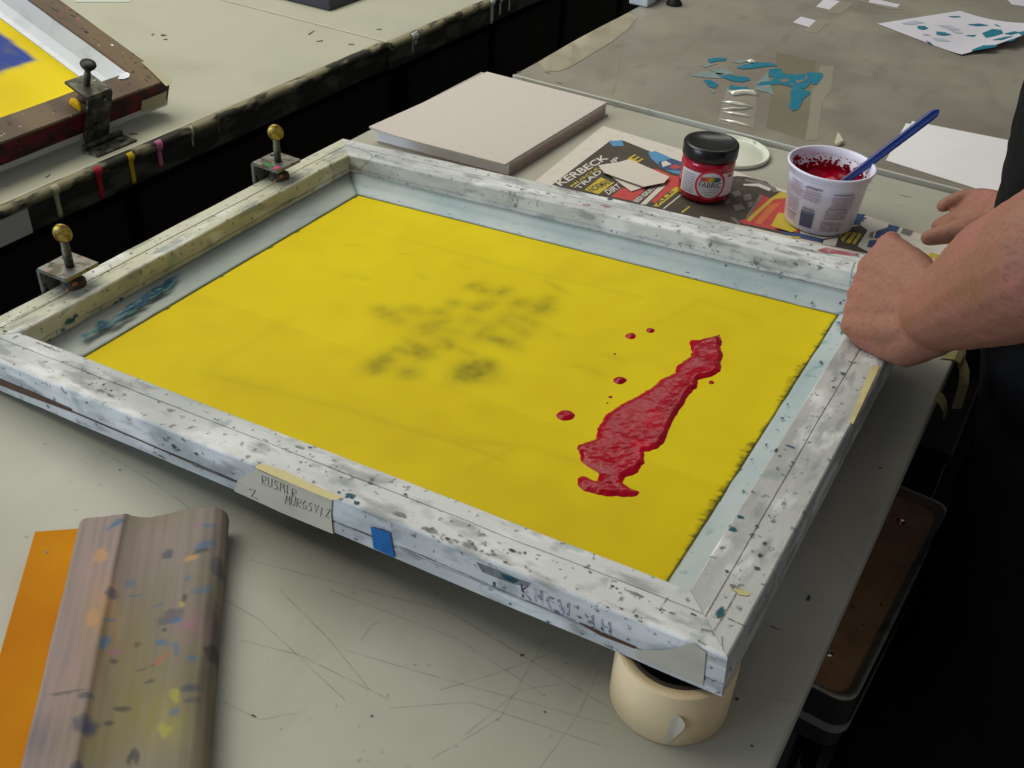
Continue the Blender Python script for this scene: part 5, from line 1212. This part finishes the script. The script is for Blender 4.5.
# hand: palm block between wrist and the four knuckles, then fingers curling away
def hand(b, wr, kn, curl, fr=(.0098, .0102, .0098, .0088), th=None, pw=.013):
    for i, (m, r) in enumerate(zip(kn, fr)):
        w0 = wr + (m - wr) * .10 + (kn[i] - (kn[1] + kn[2]) / 2) * .42
        limb(b, [wr + (kn[i] - (kn[1] + kn[2]) / 2) * .3, w0.lerp(m, .5), m], [.018, pw + .0015, r + .0028])
    for a_, b_ in zip(kn, kn[1:]):
        limb(b, [wr.lerp(a_.lerp(b_, .5), .55), a_.lerp(b_, .5)], [pw + .002, fr[0] + .0022])
        limb(b, [wr.lerp(a_, .45).lerp(wr.lerp(b_, .45), .5), a_.lerp(b_, .5).lerp(wr, .12)], [pw + .001, .0105])
    for m, r, c in zip(kn, fr, curl):
        P = [m] ; R = [r + .001]
        for v, rr_ in zip(c, (r, r * .92, r * .82)): P.append(P[-1] + Vector(v)); R.append(rr_)
        for i in range(len(P) - 1): limb(b, [P[i], P[i + 1]], [R[i], R[i + 1]])
    if th:
        for i in range(len(th) - 1): limb(b, [th[i][0], th[i + 1][0]], [th[i][1], th[i + 1][1]])
cu = []
for l in (.040, .043, .040, .032):
    cu.append([(-.10 * l, .92 * l, -.30 * l), (.42 * l, .45 * l, -.12 * l), (.52 * l, -.12 * l, .0 * l)])
cu[0] = [(-.004, .037, -.012), (.004, .016, -.020), (.008, -.008, -.020)]
cu[1] = [(-.004, .039, -.012), (.006, .016, -.016), (.010, -.008, -.012)]
cu[3] = [(-.05 * .03, .95 * .03, .05 * .03), (.014, .012, .002), (.016, -.002, .002)]
hand(body, Lw, mcp, cu, th=[(Lw + (mcp[0] - Lw) * .25 + Vector((0, .012, -.002)), .017), (Lw.lerp(mcp[0], .62) + Vector((.004, .026, -.016)), .014), (mcp[0] + Vector((.008, .034, -.026)), .0115), (mcp[0] + Vector((-.008, .048, -.034)), .0095)], pw=.0145)
# outer edge of the palm (fleshy heel resting near the rail)
limb(body, [Lw + Vector((.002, -.006, -.012)), along(905, 344, d0 - .022), along(864, 335, d0 - .004)], [.0245, .0220, .0135])
# right arm and hand
limb(body, [Rel, Rel.lerp(Rw, .4), Rw], [.044, .043, .027])
rk = [along(977, 198, 0), 0, 0, 0]
dR = (Rw - CAM).length
rk = [along(976, 199, dR + .03), along(966, 212, dR + .028), along(962, 226, dR + .026), along(960, 236, dR + .022)]
rk = [along(979, 198, dR + .035), along(969, 212, dR + .022), along(966, 217, dR + .012), along(968, 225, dR - .002)]
def to(p, x, y, dd): return along(x, y, dd) - p
rc = []
for m, tips in zip(rk, ([(963, 197, .036), (951, 202, .032), (943, 206, .028)], [(954, 219, .020), (944, 223, .012), (938, 226, .006)], [(950, 222, .006), (946, 228, -.004), (950, 232, -.010)], [(955, 228, -.008), (954, 233, -.016), (958, 236, -.02)])):
    p_ = m; c = []
    for x, y, dd in tips: q = along(x, y, dR + dd); c.append(tuple(q - p_)); p_ = q
    rc.append(c)
hand(body, Rw, rk, rc, th=[(along(992, 222, dR - .012), .0165), (along(964, 230, dR - .024), .0155), (along(944, 234, dR - .026), .0125), (along(929, 238, dR - .026), .0098)], pw=.0135)
# head
HC_ = Vector((.915, YC, .725))
sphere(body, HC_ + Vector((.012, 0, .02)), .095, 24, 16, (1.0, .80, 1.08))
sphere(body, HC_ + Vector((-.035, 0, -.045)), .06, 20, 12, (1.0, .92, 1.05))
limb(body, [HC_ + Vector((-.088, 0, .008)), HC_ + Vector((-.108, 0, -.028))], [.008, .0135])
limb(body, [HC_ + Vector((-.085, -.018, -.062)), HC_ + Vector((-.092, 0, -.062)), HC_ + Vector((-.085, .018, -.062))], [.006, .0085, .006])
limb(body, [HC_ + Vector((-.086, 0, -.098)), HC_ + Vector((-.07, 0, -.105))], [.014, .016])
limb(body, [HC_ + Vector((-.084, -.035, .03)), HC_ + Vector((-.092, 0, .026)), HC_ + Vector((-.084, .035, .03))], [.007, .009, .007])
for s in (-1, 1):
    limb(body, [HC_ + Vector((.015, s * .078, .022)), HC_ + Vector((.018, s * .083, -.005)), HC_ + Vector((.008, s * .078, -.028))], [.011, .013, .008])
limb(body, [HC_ + Vector((.02, 0, -.05)), (.965, YC, .52)], [.055, .062])
def skin_disp(c): return .0005 * noise.noise(c * 90) + .0003 * noise.noise(c * 260)
remesh(body, 'body', [M_SKIN], PR, .0026, 5, .5, skin_disp)
for s in (-1, 1):
    bm = bmesh.new(); sphere(bm, HC_ + Vector((-.0665, s * .029, .010)), .0125, 16, 10); o = obj('eye', bm, M_EYE, PR, True); o.matrix_parent_inverse = Matrix.Translation(-PC)
    bm = bmesh.new(); sphere(bm, HC_ + Vector((-.0772, s * .029, .007)), .0052, 12, 8, (.5, 1, 1)); i_ = obj('iris', bm, M_IRIS, o, True)
hair = bmesh.new(); sphere(hair, HC_ + Vector((.022, 0, .038)), .099, 24, 14, (1.0, .84, .98)); sphere(hair, HC_ + Vector((.05, 0, -.01)), .07, 18, 10, (.8, 1.02, 1.0))
remesh(hair, 'hair', [M_HAIR], PR, .005, 2, .5, lambda c: .003 * noise.noise(Vector((c.x * 30, c.y * 160, c.z * 30))))
# shirt, trousers, shoes
sh = bmesh.new(); trunk(sh, .014, -.12, .52)
loft(sh, [ell((1.01, YC), .130, .186, z) for z in (-.19, -.12, -.05)])
for a_, b_ in ((Lsh, Lel), (Rsh, Rel)):
    limb(sh, [a_, a_.lerp(b_, .62)], [.073, .066]); limb(sh, [a_ + Vector((0, (YC - a_.y) * .5, .0)), a_], [.085, .074])
limb(sh, [(.97, YC, .50), (.958, YC, .545)], [.074, .068])
def cloth_d(c): return .006 * noise.noise(Vector((c.x * 9, c.y * 9, c.z * 16))) + .003 * noise.noise(c * 40)
remesh(sh, 'shirt', [M_SHIRT], PR, .006, 4, .5, cloth_d)
tr = bmesh.new(); loft(tr, [ell((1.005, YC), .125, .178, z) for z in (-.30, -.24, -.16, -.12)])
for s in (-1, 1):
    y = YC + s * .098
    limb(tr, [(1.008, y, -.20), (1.006, y, -.30), (.985, y + s * .008, -.42), (.982, y + s * .01, -.56), (.995, y + s * .012, -.71)], [.116, .117, .124, .122, .114])
remesh(tr, 'trousers', [M_TROUS], PR, .006, 4, .5, cloth_d)
for s in (-1, 1):
    y = YC + s * .10; bm = bmesh.new()
    limb(bm, [(1.04, y + s * .005, -.752), (.95, y + s * .025, -.762), (.875, y + s * .04, -.772)], [.046, .043, .032], None)
    remesh(bm, 'shoe', [M_SHOE], PR, .005, 3)

# ------------------------------------------------------------------ light
def area(name, loc, target, sx, sy, power, col):
    l = bpy.data.lights.new(name, 'AREA'); l.shape = 'RECTANGLE'; l.size = sx; l.size_y = sy; l.energy = power; l.color = col
    o = bpy.data.objects.new(name, l); COL.objects.link(o); o.location = loc; o.rotation_euler = (Vector(target) - Vector(loc)).to_track_quat('-Z', 'Y').to_euler(); return o
area('ceiling_light', (-1.15, .45, 2.0), (-.1, .4, 0), 2.6, 1.6, 56, (1, .97, .86))
area('ceiling_light', (-.6, 2.3, 2.05), (-.3, 2.0, 0), 2.4, .6, 20, (1, .97, .86))
area('window_light', (-2.0, -3.0, .55), (.2, .2, .05), 2.0, 1.0, 88, (.66, .80, 1))
w = bpy.data.worlds.new('world'); SC.world = w; w.use_nodes = True
bg = w.node_tree.nodes['Background']; bg.inputs[0].default_value = (.96, .97, 1, 1); bg.inputs[1].default_value = .2
vs_ = SC.view_settings; vs_.view_transform = 'Standard'; vs_.look = 'None'; vs_.exposure = -.08; vs_.gamma = 1; vs_.use_curve_mapping = False
